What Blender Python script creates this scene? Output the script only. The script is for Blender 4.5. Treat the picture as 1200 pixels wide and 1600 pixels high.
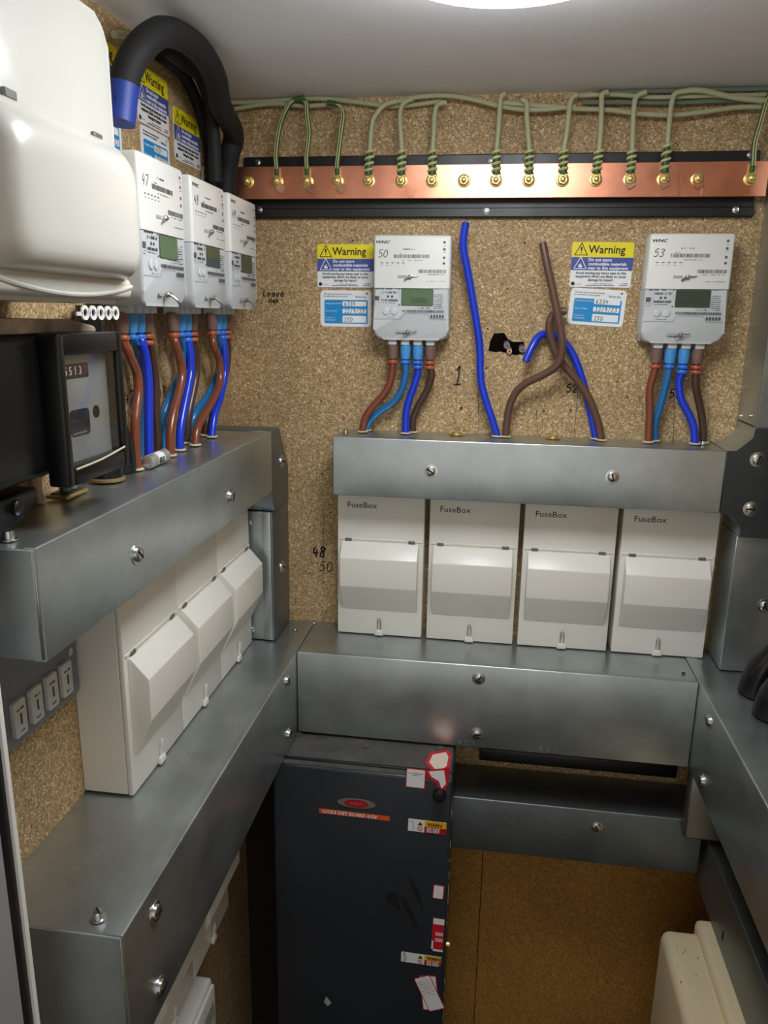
import bpy, bmesh, math, random
from mathutils import Vector, Matrix
random.seed(7)
for o in list(bpy.data.objects): bpy.data.objects.remove(o)
S = bpy.context.scene
COL = S.collection

# ------------------------------------------------------------------ camera
CX, CY, CZ, YAW, PIT, ROL, FPX = .497, -1.4119, .5969, math.radians(8.1028), math.radians(14.3104), math.radians(.8877), 1200.4
FWD = Vector((-math.sin(YAW)*math.cos(PIT), math.cos(YAW)*math.cos(PIT), -math.sin(PIT)))
_r = Vector((math.cos(YAW), math.sin(YAW), 0)); _u = _r.cross(FWD)
RGT = _r*math.cos(ROL) + _u*math.sin(ROL); UPV = _u*math.cos(ROL) - _r*math.sin(ROL)
CAMP = Vector((CX, CY, CZ))
cd = bpy.data.cameras.new('camera'); cam = bpy.data.objects.new('camera', cd); COL.objects.link(cam)
cd.sensor_fit = 'HORIZONTAL'; cd.sensor_width = 36; cd.lens = 36*FPX/1200; cd.clip_start = .02
m = Matrix((RGT, UPV, -FWD)).transposed().to_4x4(); m.translation = CAMP
cam.matrix_world = m
S.camera = cam
# ------------------------------------------------------------------ world, exposure
w = bpy.data.worlds.new('world'); S.world = w; w.use_nodes = True
w.node_tree.nodes['Background'].inputs[0].default_value = (1, .97, .92, 1)
w.node_tree.nodes['Background'].inputs[1].default_value = .62
S.view_settings.view_transform = 'Standard'; S.view_settings.look = 'None'
S.view_settings.gamma = 1; S.view_settings.use_curve_mapping = False
S.view_settings.exposure = 0.42
LAMP_STRENGTH = 19.0

def U(px, py, ax, val):
    """photo pixel -> point on the plane ax = val"""
    d = FWD + RGT*((px-600)/FPX) + UPV*((800-py)/FPX)
    i = 'xyz'.index(ax); return CAMP + d*((val-CAMP[i])/d[i])

# ------------------------------------------------------------------ materials
def lin(c):
    r = []
    for v in c[:3]:
        v /= 255; r.append(v/12.92 if v <= .04045 else ((v+.055)/1.055)**2.4)
    return (*r, 1)
MATS = {}
def mat(name, col, rough=.5, metal=0, var=0, vscale=30, bump=0, bscale=200, spec=.5, coat=0, emit=None, dirt=None):
    """plain principled material with optional noise variation in colour/roughness and fine bump"""
    if name in MATS: return MATS[name]
    M = bpy.data.materials.new(name); M.use_nodes = True; nt = M.node_tree; N = nt.nodes; L = nt.links
    b = N['Principled BSDF']; c = lin(col)
    b.inputs['Base Color'].default_value = c; b.inputs['Roughness'].default_value = rough; b.inputs['Metallic'].default_value = metal
    b.inputs['Specular IOR Level'].default_value = spec; b.inputs['Coat Weight'].default_value = coat
    if var or bump: tc = N.new('ShaderNodeTexCoord')
    if var:
        n = N.new('ShaderNodeTexNoise'); n.inputs['Scale'].default_value = vscale; n.inputs['Detail'].default_value = 6; n.inputs['Roughness'].default_value = .65
        L.new(tc.outputs['Object'], n.inputs['Vector'])
        r = N.new('ShaderNodeValToRGB'); r.color_ramp.elements[0].position = .3; r.color_ramp.elements[1].position = .72
        d = lin(dirt) if dirt else tuple(x*(1-var) for x in c[:3])+(1,)
        r.color_ramp.elements[0].color = d; r.color_ramp.elements[1].color = tuple(min(1, x*(1+var*.5)) for x in c[:3])+(1,)
        L.new(n.outputs['Fac'], r.inputs['Fac']); L.new(r.outputs['Color'], b.inputs['Base Color'])
        mr = N.new('ShaderNodeMapRange'); mr.inputs['To Min'].default_value = max(.02, rough-.1); mr.inputs['To Max'].default_value = min(1, rough+.12)
        L.new(n.outputs['Fac'], mr.inputs['Value']); L.new(mr.outputs['Result'], b.inputs['Roughness'])
    if bump:
        n2 = N.new('ShaderNodeTexNoise'); n2.inputs['Scale'].default_value = bscale; n2.inputs['Detail'].default_value = 3
        L.new(tc.outputs['Object'], n2.inputs['Vector'])
        bp = N.new('ShaderNodeBump'); bp.inputs['Strength'].default_value = bump; bp.inputs['Distance'].default_value = .001
        L.new(n2.outputs['Fac'], bp.inputs['Height']); L.new(bp.outputs['Normal'], b.inputs['Normal'])
    if emit:
        b.inputs['Emission Color'].default_value = (*emit[0], 1); b.inputs['Emission Strength'].default_value = emit[1]
    MATS[name] = M; return M

def chipboard(name, dark, mid, light, big=1.0):
    M = bpy.data.materials.new(name); M.use_nodes = True; nt = M.node_tree; N = nt.nodes; L = nt.links
    b = N['Principled BSDF']; b.inputs['Roughness'].default_value = .62; b.inputs['Specular IOR Level'].default_value = .35
    tc = N.new('ShaderNodeTexCoord')
    # distort coordinates so the flakes look torn rather than round
    n0 = N.new('ShaderNodeTexNoise'); n0.inputs['Scale'].default_value = 120; n0.inputs['Detail'].default_value = 2
    L.new(tc.outputs['Object'], n0.inputs['Vector'])
    mx = N.new('ShaderNodeMix'); mx.data_type = 'VECTOR'; mx.inputs[0].default_value = .012
    L.new(tc.outputs['Object'], mx.inputs[4]); L.new(n0.outputs['Color'], mx.inputs[5])
    v = N.new('ShaderNodeTexVoronoi'); v.inputs['Scale'].default_value = 330*big; L.new(mx.outputs[1], v.inputs['Vector'])
    sx = N.new('ShaderNodeSeparateColor'); L.new(v.outputs['Color'], sx.inputs['Color'])
    v2 = N.new('ShaderNodeTexVoronoi'); v2.inputs['Scale'].default_value = 140*big; L.new(mx.outputs[1], v2.inputs['Vector'])
    sx2 = N.new('ShaderNodeSeparateColor'); L.new(v2.outputs['Color'], sx2.inputs['Color'])
    r = N.new('ShaderNodeValToRGB'); e = r.color_ramp.elements
    e[0].position = .0; e[0].color = lin(dark); e[1].position = 1; e[1].color = lin(light)
    a = e.new(.28); a.color = lin(tuple((d*.35+m_*.65) for d, m_ in zip(dark, mid))); a = e.new(.75); a.color = lin(mid)
    L.new(sx.outputs['Red'], r.inputs['Fac'])
    r2 = N.new('ShaderNodeValToRGB'); r2.color_ramp.elements[0].color = (.62, .6, .57, 1); r2.color_ramp.elements[1].color = (1, 1, 1, 1); r2.color_ramp.elements[1].position = .5
    L.new(sx2.outputs['Green'], r2.inputs['Fac'])
    m1 = N.new('ShaderNodeMix'); m1.data_type = 'RGBA'; m1.blend_type = 'MULTIPLY'; m1.inputs[0].default_value = .4
    L.new(r.outputs['Color'], m1.inputs[6]); L.new(r2.outputs['Color'], m1.inputs[7])
    n3 = N.new('ShaderNodeTexNoise'); n3.inputs['Scale'].default_value = 7; n3.inputs['Detail'].default_value = 5
    L.new(tc.outputs['Object'], n3.inputs['Vector'])
    r3 = N.new('ShaderNodeValToRGB'); r3.color_ramp.elements[0].position = .33; r3.color_ramp.elements[0].color = (.72, .69, .66, 1); r3.color_ramp.elements[1].position = .6; r3.color_ramp.elements[1].color = (1, 1, 1, 1)
    L.new(n3.outputs['Fac'], r3.inputs['Fac'])
    m2 = N.new('ShaderNodeMix'); m2.data_type = 'RGBA'; m2.blend_type = 'MULTIPLY'; m2.inputs[0].default_value = .45
    L.new(m1.outputs[2], m2.inputs[6]); L.new(r3.outputs['Color'], m2.inputs[7])
    L.new(m2.outputs[2], b.inputs['Base Color'])
    bp = N.new('ShaderNodeBump'); bp.inputs['Strength'].default_value = .25; bp.inputs['Distance'].default_value = .0006
    L.new(sx.outputs['Red'], bp.inputs['Height']); L.new(bp.outputs['Normal'], b.inputs['Normal'])
    MATS[name] = M; return M

def galvanised(name, col, rough):
    M = bpy.data.materials.new(name); M.use_nodes = True; nt = M.node_tree; N = nt.nodes; L = nt.links
    b = N['Principled BSDF']; b.inputs['Metallic'].default_value = .88
    tc = N.new('ShaderNodeTexCoord')
    n = N.new('ShaderNodeTexNoise'); n.inputs['Scale'].default_value = 9; n.inputs['Detail'].default_value = 8; n.inputs['Roughness'].default_value = .6
    L.new(tc.outputs['Object'], n.inputs['Vector'])
    r = N.new('ShaderNodeValToRGB'); c = lin(col)
    r.color_ramp.elements[0].position = .3; r.color_ramp.elements[0].color = tuple(x*.78 for x in c[:3])+(1,)
    r.color_ramp.elements[1].position = .7; r.color_ramp.elements[1].color = tuple(min(1, x*1.12) for x in c[:3])+(1,)
    L.new(n.outputs['Fac'], r.inputs['Fac'])
    # scuffs: stretched thin noise
    mp = N.new('ShaderNodeMapping'); mp.inputs['Scale'].default_value = (40, 220, 220); mp.inputs['Rotation'].default_value = (.3, .2, .7)
    L.new(tc.outputs['Object'], mp.inputs['Vector'])
    n2 = N.new('ShaderNodeTexNoise'); n2.inputs['Scale'].default_value = 1; n2.inputs['Detail'].default_value = 4; L.new(mp.outputs['Vector'], n2.inputs['Vector'])
    r2 = N.new('ShaderNodeValToRGB'); r2.color_ramp.elements[0].position = .62; r2.color_ramp.elements[0].color = (0, 0, 0, 1); r2.color_ramp.elements[1].position = .8; r2.color_ramp.elements[1].color = (.22, .22, .22, 1)
    L.new(n2.outputs['Fac'], r2.inputs['Fac'])
    m1 = N.new('ShaderNodeMix'); m1.data_type = 'RGBA'; m1.blend_type = 'ADD'; m1.inputs[0].default_value = .35
    L.new(r.outputs['Color'], m1.inputs[6]); L.new(r2.outputs['Color'], m1.inputs[7]); L.new(m1.outputs[2], b.inputs['Base Color'])
    mr = N.new('ShaderNodeMapRange'); mr.inputs['To Min'].default_value = rough-.08; mr.inputs['To Max'].default_value = rough+.12
    L.new(n.outputs['Fac'], mr.inputs['Value']); L.new(mr.outputs['Result'], b.inputs['Roughness'])
    MATS[name] = M; return M

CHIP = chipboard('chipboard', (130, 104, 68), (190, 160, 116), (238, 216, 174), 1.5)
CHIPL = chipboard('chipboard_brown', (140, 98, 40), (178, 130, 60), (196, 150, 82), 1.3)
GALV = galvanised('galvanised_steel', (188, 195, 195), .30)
GALVT = galvanised('galvanised_tee_dimmed', (84, 88, 90), .45)  # darker copy of the steel: the tee's dark reflection put into its colour
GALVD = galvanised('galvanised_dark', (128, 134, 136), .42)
WHITE = mat('white_plastic', (236, 233, 224), .32)
CREAMW = mat('cream_white_enamel', (202, 200, 192), .26)
METW = mat('meter_white', (226, 226, 220), .42)
METG = mat('meter_grey', (204, 208, 210), .42)
METBACK = mat('meter_back', (168, 170, 170), .5)
BLACKP = mat('black_plastic', (22, 22, 23), .38, var=.35, vscale=18)
BLACKR = mat('black_rubber', (20, 20, 22), .30, var=.3, vscale=14)
BAKE = mat('black_bakelite', (14, 14, 15), .30, var=.5, vscale=12)
DUST = mat('dusty_bakelite', (196, 178, 164), .85, var=.3, vscale=22, dirt=(92, 84, 78))
COPPER = mat('copper', (226, 152, 122), .30, 1, var=.22, vscale=14)
COPPERB = mat('copper_bright', (250, 205, 180), .18, 1)
BRASS = mat('brass', (236, 208, 136), .38, .9, var=.1, vscale=60)
ZINC = mat('zinc_bolt', (214, 216, 214), .25, 1)
STEELW = mat('seal_wire', (190, 190, 188), .28, 1)
BROWN = mat('cable_brown', (124, 66, 44), .27, coat=.2)
TEAL = mat('cable_blue_grey', (34, 108, 168), .27, coat=.2)
BLUE = mat('cable_blue', (22, 58, 200), .27, coat=.2)
DBROWN = mat('cable_dark_brown', (76, 52, 44), .38, coat=.2)
LBROWN = mat('cable_umber', (96, 68, 56), .40)
CLIPBR = mat('band_orange_brown', (176, 86, 58), .35)
CLIPBL = mat('band_blue', (48, 120, 214), .35)
SLVBR = mat('sleeve_brown', (120, 92, 84), .5)
SLVBL = mat('sleeve_blue', (70, 150, 214), .5)
GREYC = mat('cable_grey', (120, 122, 134), .5)
NAVY = mat('navy_enamel', (42, 47, 54), .30, var=.16, vscale=6)
NAVYTOP = mat('dusty_navy', (92, 88, 80), .6, var=.4, vscale=14, dirt=(58, 58, 58))
CREAM = mat('cream_enamel', (226, 208, 170), .45, var=.08, vscale=9)
CEIL = mat('ceiling_paint', (243, 244, 247), .75, var=.05, vscale=5)
DARKW = mat('dark_void', (16, 14, 13), .9)
YEL = mat('print_yellow', (240, 222, 20), .4)
PBLUE = mat('print_navy', (66, 82, 158), .4)
SKY = mat('print_sky_blue', (16, 140, 206), .4)
PAPER = mat('label_white', (236, 238, 240), .45)
INK = mat('black_ink', (26, 24, 26), .6)
PENCIL = mat('pencil', (72, 62, 52), .7)
RED = mat('print_red', (200, 30, 44), .4)
RED2 = mat('print_dark_red', (170, 22, 28), .4)
AMBER = mat('print_amber', (236, 178, 20), .4)
ORANGE = mat('tape_orange', (226, 92, 40), .4)
SILVER = mat('badge_silver', (150, 150, 146), .4, .6)
LCD = mat('lcd_green', (88, 112, 80), .25)
LCDD = mat('lcd_dark', (62, 74, 62), .15)
LCDINK = mat('lcd_segment', (44, 62, 42), .4)
CLIPG = mat('hinge_clip_grey', (122, 124, 118), .35, .5)
GREYB = mat('grey_board', (122, 128, 136), .5, var=.05, vscale=5)
SWITCH = mat('switch_grey', (206, 208, 206), .4)
EARTHG = mat('earth_green', (62, 88, 44), .5)
EARTHY = mat('earth_yellow', (196, 196, 140), .5)
EARTHD = mat('earth_dull_green', (112, 124, 104), .55)
EARTHP = mat('earth_pale', (176, 176, 140), .55)
DUCT = mat('black_cable_sheath', (24, 24, 26), .7, var=.4, vscale=25)
FRAMEW = mat('frame_white', (236, 236, 232), .4)
FRAMEG = mat('frame_grey', (150, 150, 152), .55)
GLOW = mat('lamp_diffuser', (255, 255, 255), .5, emit=((.93, .97, 1), LAMP_STRENGTH))

# ------------------------------------------------------------------ mesh helpers
STUFF = {'cover_print', 'panel_print', 'fine_print', 'sticker_print', 'dial_print', 'print', 'stamped_code', 'screw_holes', 'rust_specks', 'edge_chips', 'red_mark'}
class B:
    """collects shapes into one bmesh"""
    def __init__(s): s.bm = bmesh.new()
    def _bev(s, verts, r, seg, sel=None):
        ed = set()
        for v in verts:
            for e in v.link_edges:
                if sel is None or sel(e): ed.add(e)
        bmesh.ops.bevel(s.bm, geom=list(ed), offset=r, segments=seg, affect='EDGES', profile=.5, clamp_overlap=True)
    def box(s, x0, x1, y0, y1, z0, z1, bev=0, seg=2, sel=None):
        v = [s.bm.verts.new((x, y, z)) for x in (x0, x1) for y in (y0, y1) for z in (z0, z1)]
        for f in ((0, 1, 3, 2), (4, 6, 7, 5), (0, 4, 5, 1), (2, 3, 7, 6), (0, 2, 6, 4), (1, 5, 7, 3)): s.bm.faces.new([v[i] for i in f])
        if bev: s._bev(v, bev, seg, sel)
        return s
    def prism(s, poly, axis, a, b, bev=0, seg=2, sel=None):
        """poly: 2D points in the other two axes (cyclic order kept x,y,z minus axis)"""
        def p3(q, t):
            return {'x': (t, q[0], q[1]), 'y': (q[0], t, q[1]), 'z': (q[0], q[1], t)}[axis]
        A = [s.bm.verts.new(p3(q, a)) for q in poly]; C = [s.bm.verts.new(p3(q, b)) for q in poly]; n = len(poly)
        s.bm.faces.new(A); s.bm.faces.new(C[::-1])
        for i in range(n): s.bm.faces.new((A[i], C[i], C[(i+1) % n], A[(i+1) % n]))
        if bev: s._bev(A+C, bev, seg, sel)
        return s
    def tube(s, pts, r, n=12, sub=5, rr=None, cap=True):
        P = smooth_path([Vector(p) for p in pts], sub) if sub > 1 else [Vector(p) for p in pts]
        k = len(P); T = [(P[min(i+1, k-1)]-P[max(i-1, 0)]).normalized() for i in range(k)]
        nrm = T[0].orthogonal().normalized(); rings = []
        for i in range(k):
            nrm = (nrm - T[i]*nrm.dot(T[i])).normalized(); bi = T[i].cross(nrm)
            ri = r if rr is None else rr(i/(k-1))
            rings.append([s.bm.verts.new(P[i]+(nrm*math.cos(2*math.pi*j/n)+bi*math.sin(2*math.pi*j/n))*ri) for j in range(n)])
        for i in range(k-1):
            for j in range(n): s.bm.faces.new((rings[i][j], rings[i][(j+1) % n], rings[i+1][(j+1) % n], rings[i+1][j]))
        if cap: s.bm.faces.new(rings[0][::-1]); s.bm.faces.new(rings[-1])
        return s
    def lathe(s, prof, o=(0, 0, 0), d=(0, 0, 1), n=20):
        """prof: (radius, height) list revolved about d through o"""
        d = Vector(d).normalized(); a = d.orthogonal().normalized(); b = d.cross(a); o = Vector(o); rings = []
        for r, h in prof:
            rings.append([s.bm.verts.new(o+d*h+(a*math.cos(2*math.pi*j/n)+b*math.sin(2*math.pi*j/n))*max(r, 1e-5)) for j in range(n)])
        for i in range(len(prof)-1):
            for j in range(n): s.bm.faces.new((rings[i][j], rings[i][(j+1) % n], rings[i+1][(j+1) % n], rings[i+1][j]))
        s.bm.faces.new(rings[0][::-1]); s.bm.faces.new(rings[-1])
        return s
    def quadstroke(s, pts, wd, y):
        """flat ribbon in the x,z plane at depth y (pen line)"""
        for a, b in zip(pts, pts[1:]):
            a = Vector((a[0], 0, a[1])); b = Vector((b[0], 0, b[1])); d = b-a
            if d.length < 1e-7: continue
            d.normalize(); q = Vector((-d.z, 0, d.x))*wd/2; a = a-d*wd*.3; b = b+d*wd*.3
            v = [s.bm.verts.new(p+Vector((0, y, 0))) for p in (a-q, b-q, b+q, a+q)]
            s.bm.faces.new(v)
        return s
    def build(s, name, material, parent=None, loc=None, rot=None, angle=40):
        bmesh.ops.recalc_face_normals(s.bm, faces=s.bm.faces)
        me = bpy.data.meshes.new(name); s.bm.to_mesh(me); s.bm.free()
        me.polygons.foreach_set('use_smooth', [True]*len(me.polygons)); me.set_sharp_from_angle(angle=math.radians(angle))
        o = mobj(name, me, material, parent, loc, rot)
        if name in STUFF: o['kind'] = 'stuff'
        return o

def mobj(name, me, material, parent=None, loc=None, rot=None):
    if not me.materials: me.materials.append(material)
    o = bpy.data.objects.new(name, me); COL.objects.link(o); o.parent = parent
    if loc is not None: o.location = loc
    if rot is not None: o.rotation_euler = rot
    return o

def smooth_path(P, sub):
    out = []; n = len(P)
    for i in range(n-1):
        p0, p1, p2, p3 = P[max(i-1, 0)], P[i], P[i+1], P[min(i+2, n-1)]
        for k in range(sub):
            t = k/sub
            out.append(.5*((2*p1)+(p2-p0)*t+(2*p0-5*p1+4*p2-p3)*t*t+(3*p1-p0-3*p2+p3)*t**3))
    out.append(P[-1]); return out

def rrect(x0, x1, z0, z1, r, n=4):
    pts = []
    for cx, cz, a0 in ((x1-r, z1-r, 0), (x0+r, z1-r, 90), (x0+r, z0+r, 180), (x1-r, z0+r, 270)):
        for k in range(n+1):
            a = math.radians(a0+90*k/n); pts.append((cx+r*math.cos(a), cz+r*math.sin(a)))
    return pts

_TX = {}
def text_mesh(s, size, align='LEFT', shear=0, xs=1.0, bold=0):
    key = (s, size, align, shear, xs, bold)
    if key in _TX: return _TX[key]
    c = bpy.data.curves.new('text', 'FONT'); c.body = s; c.size = size; c.align_x = align; c.shear = shear
    c.resolution_u = 2; c.extrude = .00012; c.offset = bold
    o = bpy.data.objects.new('tmp_text', c); COL.objects.link(o)
    me = bpy.data.meshes.new_from_object(o); bpy.data.objects.remove(o)
    for v in me.vertices: v.co = Vector((v.co.x*xs, -v.co.z, v.co.y))
    me.materials.clear(); _TX[key] = me
    return me
def text(name, s, size, x, y, z, material, parent, align='LEFT', shear=0, xs=1.0, bold=0, rot=0):
    me = text_mesh(s, size, align, shear, xs, bold).copy()
    return mobj(name, me, material, parent, (x, y, z), (0, rot, 0) if rot else None)

def thing(name, label, cat, loc=(0, 0, 0), rz=0, group=None):
    o = bpy.data.objects.new(name, None); COL.objects.link(o); o.empty_display_size = .02
    o.location = loc; o.rotation_euler = (0, 0, rz); return tag(o, label, cat, group)
def tag(o, label, cat, group=None):
    o['label'] = label; o['category'] = cat
    if group: o['group'] = group
    return o
def struct(o, label=None):
    o['kind'] = 'structure'
    if label: o['label'] = label
    return o
LW = math.pi/2      # things on the left wall face +x
RW = -math.pi/2     # things on the right wall face -x

GL = {  # pen strokes in a unit box (0..0.6, 0..1)
 '0': [[(.3, 1), (.06, .75), (.06, .25), (.28, 0), (.52, .3), (.5, .75), (.3, 1)]],
 '1': [[(.2, .8), (.35, 1), (.33, 0)], [(.1, 0), (.55, .03)]],
 '2': [[(.08, .75), (.25, 1), (.5, .8), (.4, .5), (.08, .05), (.55, .05)]],
 '3': [[(.08, .9), (.35, 1), (.5, .78), (.25, .55), (.52, .35), (.4, .05), (.05, .08)]],
 '4': [[(.2, 1), (.08, .4), (.5, .45)], [(.42, .75), (.38, 0)]],
 '5': [[(.5, 1), (.15, .95), (.1, .58), (.4, .6), (.5, .3), (.3, .02), (.05, .1)]],
 '6': [[(.4, 1), (.1, .5), (.12, .1), (.4, .02), (.5, .3), (.3, .45), (.12, .3)]],
 '7': [[(.08, .95), (.55, 1), (.25, 0)]],
 '8': [[(.45, .9), (.2, 1), (.12, .75), (.45, .35), (.35, 0), (.1, .1), (.15, .4), (.5, .75), (.45, .9)]],
 '9': [[(.5, .9), (.25, 1), (.1, .7), (.3, .5), (.5, .8), (.45, 0)]],
 '/': [[(.45, 1.05), (.15, -.1)]], 'I': [[(.3, 1), (.3, 0)]],
 'L': [[(.15, 1), (.08, .05), (.5, .1)]], 'e': [[(.1, .3), (.45, .35), (.35, .6), (.1, .45), (.15, .05), (.5, .1)]],
 'o': [[(.3, .55), (.08, .3), (.25, 0), (.5, .25), (.3, .55)]], 'v': [[(.05, .55), (.25, 0), (.5, .6)]],
 'H': [[(.1, 1), (.1, 0)], [(.5, 1), (.5, 0)], [(.1, .5), (.5, .5)]], 'a': [[(.45, .5), (.15, .5), (.1, .1), (.4, .1), (.45, .55), (.5, 0)]],
 'n': [[(.1, .55), (.1, 0)], [(.1, .4), (.35, .55), (.45, 0)]],
}
def pen(name, s, x, z, h, y, material, parent, wd=.0012, slant=.12, sx=1.0, wide=.72):
    b = B(); cx = x
    for ch in s:
        for st in GL.get(ch, []):
            P = smooth_path([Vector((cx+(p[0]*sx+p[1]*slant)*h, 0, z+p[1]*h)) for p in st], 3) if len(st) > 2 else [Vector((cx+(p[0]*sx+p[1]*slant)*h, 0, z+p[1]*h)) for p in st]
            b.quadstroke([(q.x, q.z) for q in P], wd, y)
        cx += h*wide*sx
    return b.build(name, material, parent)

# ================================================================== SETTING
H_CEIL = .955; XR = 1.025; YF = -1.75; ZFLOOR = -1.2
def wall_with_hole():
    bm = bmesh.new(); T = .018
    outer = [(-.02, ZFLOOR), (XR+.02, ZFLOOR), (XR+.02, H_CEIL), (-.02, H_CEIL)]
    hole = [U(*q, 'y', 0) for q in ((763, 549), (766, 532), (772, 521), (788, 520), (793, 529), (801, 534), (819, 534), (820, 551), (806, 556), (797, 553), (782, 550), (774, 551))]
    hole = [(p.x, p.z) for p in hole]
    for pts in (outer, hole):
        vs = [bm.verts.new((x, 0, z)) for x, z in pts]
        for i in range(len(vs)): bm.edges.new((vs[i], vs[(i+1) % len(vs)]))
    bmesh.ops.triangle_fill(bm, use_beauty=True, use_dissolve=False, edges=bm.edges[:])
    r = bmesh.ops.extrude_face_region(bm, geom=bm.faces[:])
    for g in r['geom']:
        if isinstance(g, bmesh.types.BMVert): g.co.y += T
    bmesh.ops.recalc_face_normals(bm, faces=bm.faces)
    me = bpy.data.meshes.new('wall_back'); bm.to_mesh(me); bm.free()
    return mobj('wall_back', me, CHIP)
wall_back = struct(wall_with_hole(), 'chipboard back wall of the meter cupboard')
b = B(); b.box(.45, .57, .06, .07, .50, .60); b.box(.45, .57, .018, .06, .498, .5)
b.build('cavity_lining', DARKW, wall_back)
# lower boards of a browner sheet: two panels with the seam between them
for x0, x1, m_ in ((-.02, .135, mat('shade_painted_board', (40, 30, 22), .8, var=.2, vscale=10)), (.1355, .5175, CHIPL), (.5193, XR, CHIPL)):  # first board's near-black colour paints in the shade below the shelf run
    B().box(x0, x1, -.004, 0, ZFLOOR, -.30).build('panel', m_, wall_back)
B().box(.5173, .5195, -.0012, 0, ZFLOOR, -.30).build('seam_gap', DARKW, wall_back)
wall_left = struct(B().box(-.02, 0, YF, 0, ZFLOOR, H_CEIL).build('wall_left', CHIP), 'chipboard left wall')
wall_right = struct(B().box(XR, XR+.02, YF, 0, ZFLOOR, H_CEIL).build('wall_right', CHIP), 'chipboard right wall')
ceiling = struct(B().box(-.02, XR+.02, YF, .02, H_CEIL, H_CEIL+.02).build('ceiling', CEIL), 'grey painted ceiling')
floor = struct(B().box(-1.6, 2.6, -4.5, .02, ZFLOOR-.02, ZFLOOR).build('floor', mat('floor_concrete', (44, 43, 42), .85, var=.2, vscale=8)), 'concrete floor')  # unseen stretch added far out front, darkening what the steel reflects
door = struct(B().box(-.02, .1125, -.97, -.9155, ZFLOOR, H_CEIL, .002).build('door_1', FRAMEG), 'edge of the cupboard door frame')
B().box(.06, .1105, -.9155, -.9015, ZFLOOR, H_CEIL).build('seal', BLACKR, door)
B().box(.05, .1135, -.9015, -.8960, ZFLOOR, H_CEIL, .001).build('edge_strip', FRAMEW, door)

# ------------------------------------------------------------------ lamp
lamp = thing('ceiling_lamp', 'round white bulkhead lamp glowing on the ceiling', 'lamp', (.49, -.610, H_CEIL))
B().lathe([(.150, 0), (.150, -.006), (.146, -.008)], (0, 0, 0), (0, 0, 1), 40).build('base_ring', FRAMEW, lamp)
B().lathe([(.142, -.0075), (.142, -.026), (.136, -.036), (.12, -.043), (.09, -.047), (.04, -.049)], (0, 0, 0), (0, 0, 1), 40).build('diffuser', GLOW, lamp)

# ================================================================== TRUNKING
def bolt(parent, x, y, z, d=(0, -1, 0), r=.0100, m=ZINC, name='bolt', slot=True, h=.0048):
    """domed screw head with washer and slot, axis d"""
    o = Vector((x, y, z)); d = Vector(d)
    ob = B().lathe([(r*1.2, -.0005), (r*1.2, .0010), (r*.86, .0013), (r*.86, h*.70), (r*.74, h*.93), (r*.3, h)], o, d, 18).build(name, m, parent)
    if slot:
        a = d.orthogonal().normalized(); c = d.cross(a); ang = (x*37+z*91) % 3.1; s_ = a*math.cos(ang)+c*math.sin(ang); t_ = d.cross(s_)
        bs = B(); top = o+d*(h*.98)
        vs = [bs.bm.verts.new(top+s_*(r*.72*i)+t_*(r*.13*j)+d*k) for i in (-1, 1) for j in (-1, 1) for k in (0, .0006)]
        for f in ((0, 1, 3, 2), (4, 6, 7, 5), (0, 4, 5, 1), (2, 3, 7, 6), (0, 2, 6, 4), (1, 5, 7, 3)): bs.bm.faces.new([vs[i] for i in f])
        bs.build('slot', DARKW, ob)
    return ob
def trunk(name, label, loc, rz, length, depth, height, bolts=(), lip=.014, m=GALV, mb=None, ends=(1, 1)):
    """lidded square trunking: local x along the run, -y out of the wall, origin at back-bottom-left"""
    t = thing(name, label, 'cable trunking', loc, rz)
    mb = mb or m; g = .0016
    B().box(0, length, -(depth-g), 0, g, height-g, .0012, 1).build('channel', mb, t)
    d = depth
    prof = [(-(d-lip), height), (-d, height), (-d, 0), (-(d-lip), 0), (-(d-lip), g), (-(d-g), g), (-(d-g), height-g), (-(d-lip), height-g)]
    B().prism(prof, 'x', .0015*ends[0], length-.0015*ends[1], .0022, 3, lambda e: e.verts[0].co.y < -d+.0001 and e.verts[1].co.y < -d+.0001 and abs(e.verts[0].co.x-e.verts[1].co.x) > .01).build('lid', m, t)
    for bx, bz in bolts: bolt(t, bx, -d, bz)
    return t
# shelf-height run, three sides
SH = .1625; ys0 = -.825
shelf_back = trunk('cable_trunking', 'wide galvanised trunking run across the back wall under the four fuse boxes', (.1602, 0, -SH), 0, .7036, .15, SH,
                   [(U(748, 1060, 'y', -.15).x-.1602, SH-.024), (U(745, 1147, 'y', -.15).x-.1602, SH-.134)])
shelf_left = trunk('cable_trunking', 'wide galvanised trunking run along the left wall under the three fuse boxes', (0, ys0, -SH), LW, .825, .1595, SH,
                   [(.0709, SH-.033), (.0706, SH-.132), (.6083, SH-.025), (.6146, SH-.133)], lip=.02)
shelf_right = trunk('cable_trunking', 'wide galvanised trunking run along the right wall carrying the black rubber boots', (XR, 0, -SH), RW, 1.1, XR-.8645, SH,
                    [(.226, SH-.030), (.2303, SH-.1365)], lip=.02)
# end cap of the left shelf
B().box(-.0012, 0, -.157, -.002, .002, SH-.002).build('end_cap', GALV, shelf_left)
p = U(154, 1434, 'z', 0); bolt(shelf_left, p.y-ys0, -p.x, SH, (0, 0, 1), .0065, name='bolt', h=.009)
for q in ((442, 970), (461, 984), (490, 974)):
    p = U(*q, 'z', 0); bolt(shelf_left if p.x < .158 else shelf_back, *((p.y-ys0, -p.x, SH) if p.x < .158 else (p.x-.1602, p.y, SH)), (0, 0, 1), .0042, slot=False, h=.003)
# punched hole in back shelf near right
p = U(1068, 1052, 'z', 0); B().lathe([(.0035, 0), (.0035, .0006)], (p.x-.1602, p.y, SH), (0, 0, 1), 14).build('punched_hole', DARKW, shelf_back)
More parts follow.
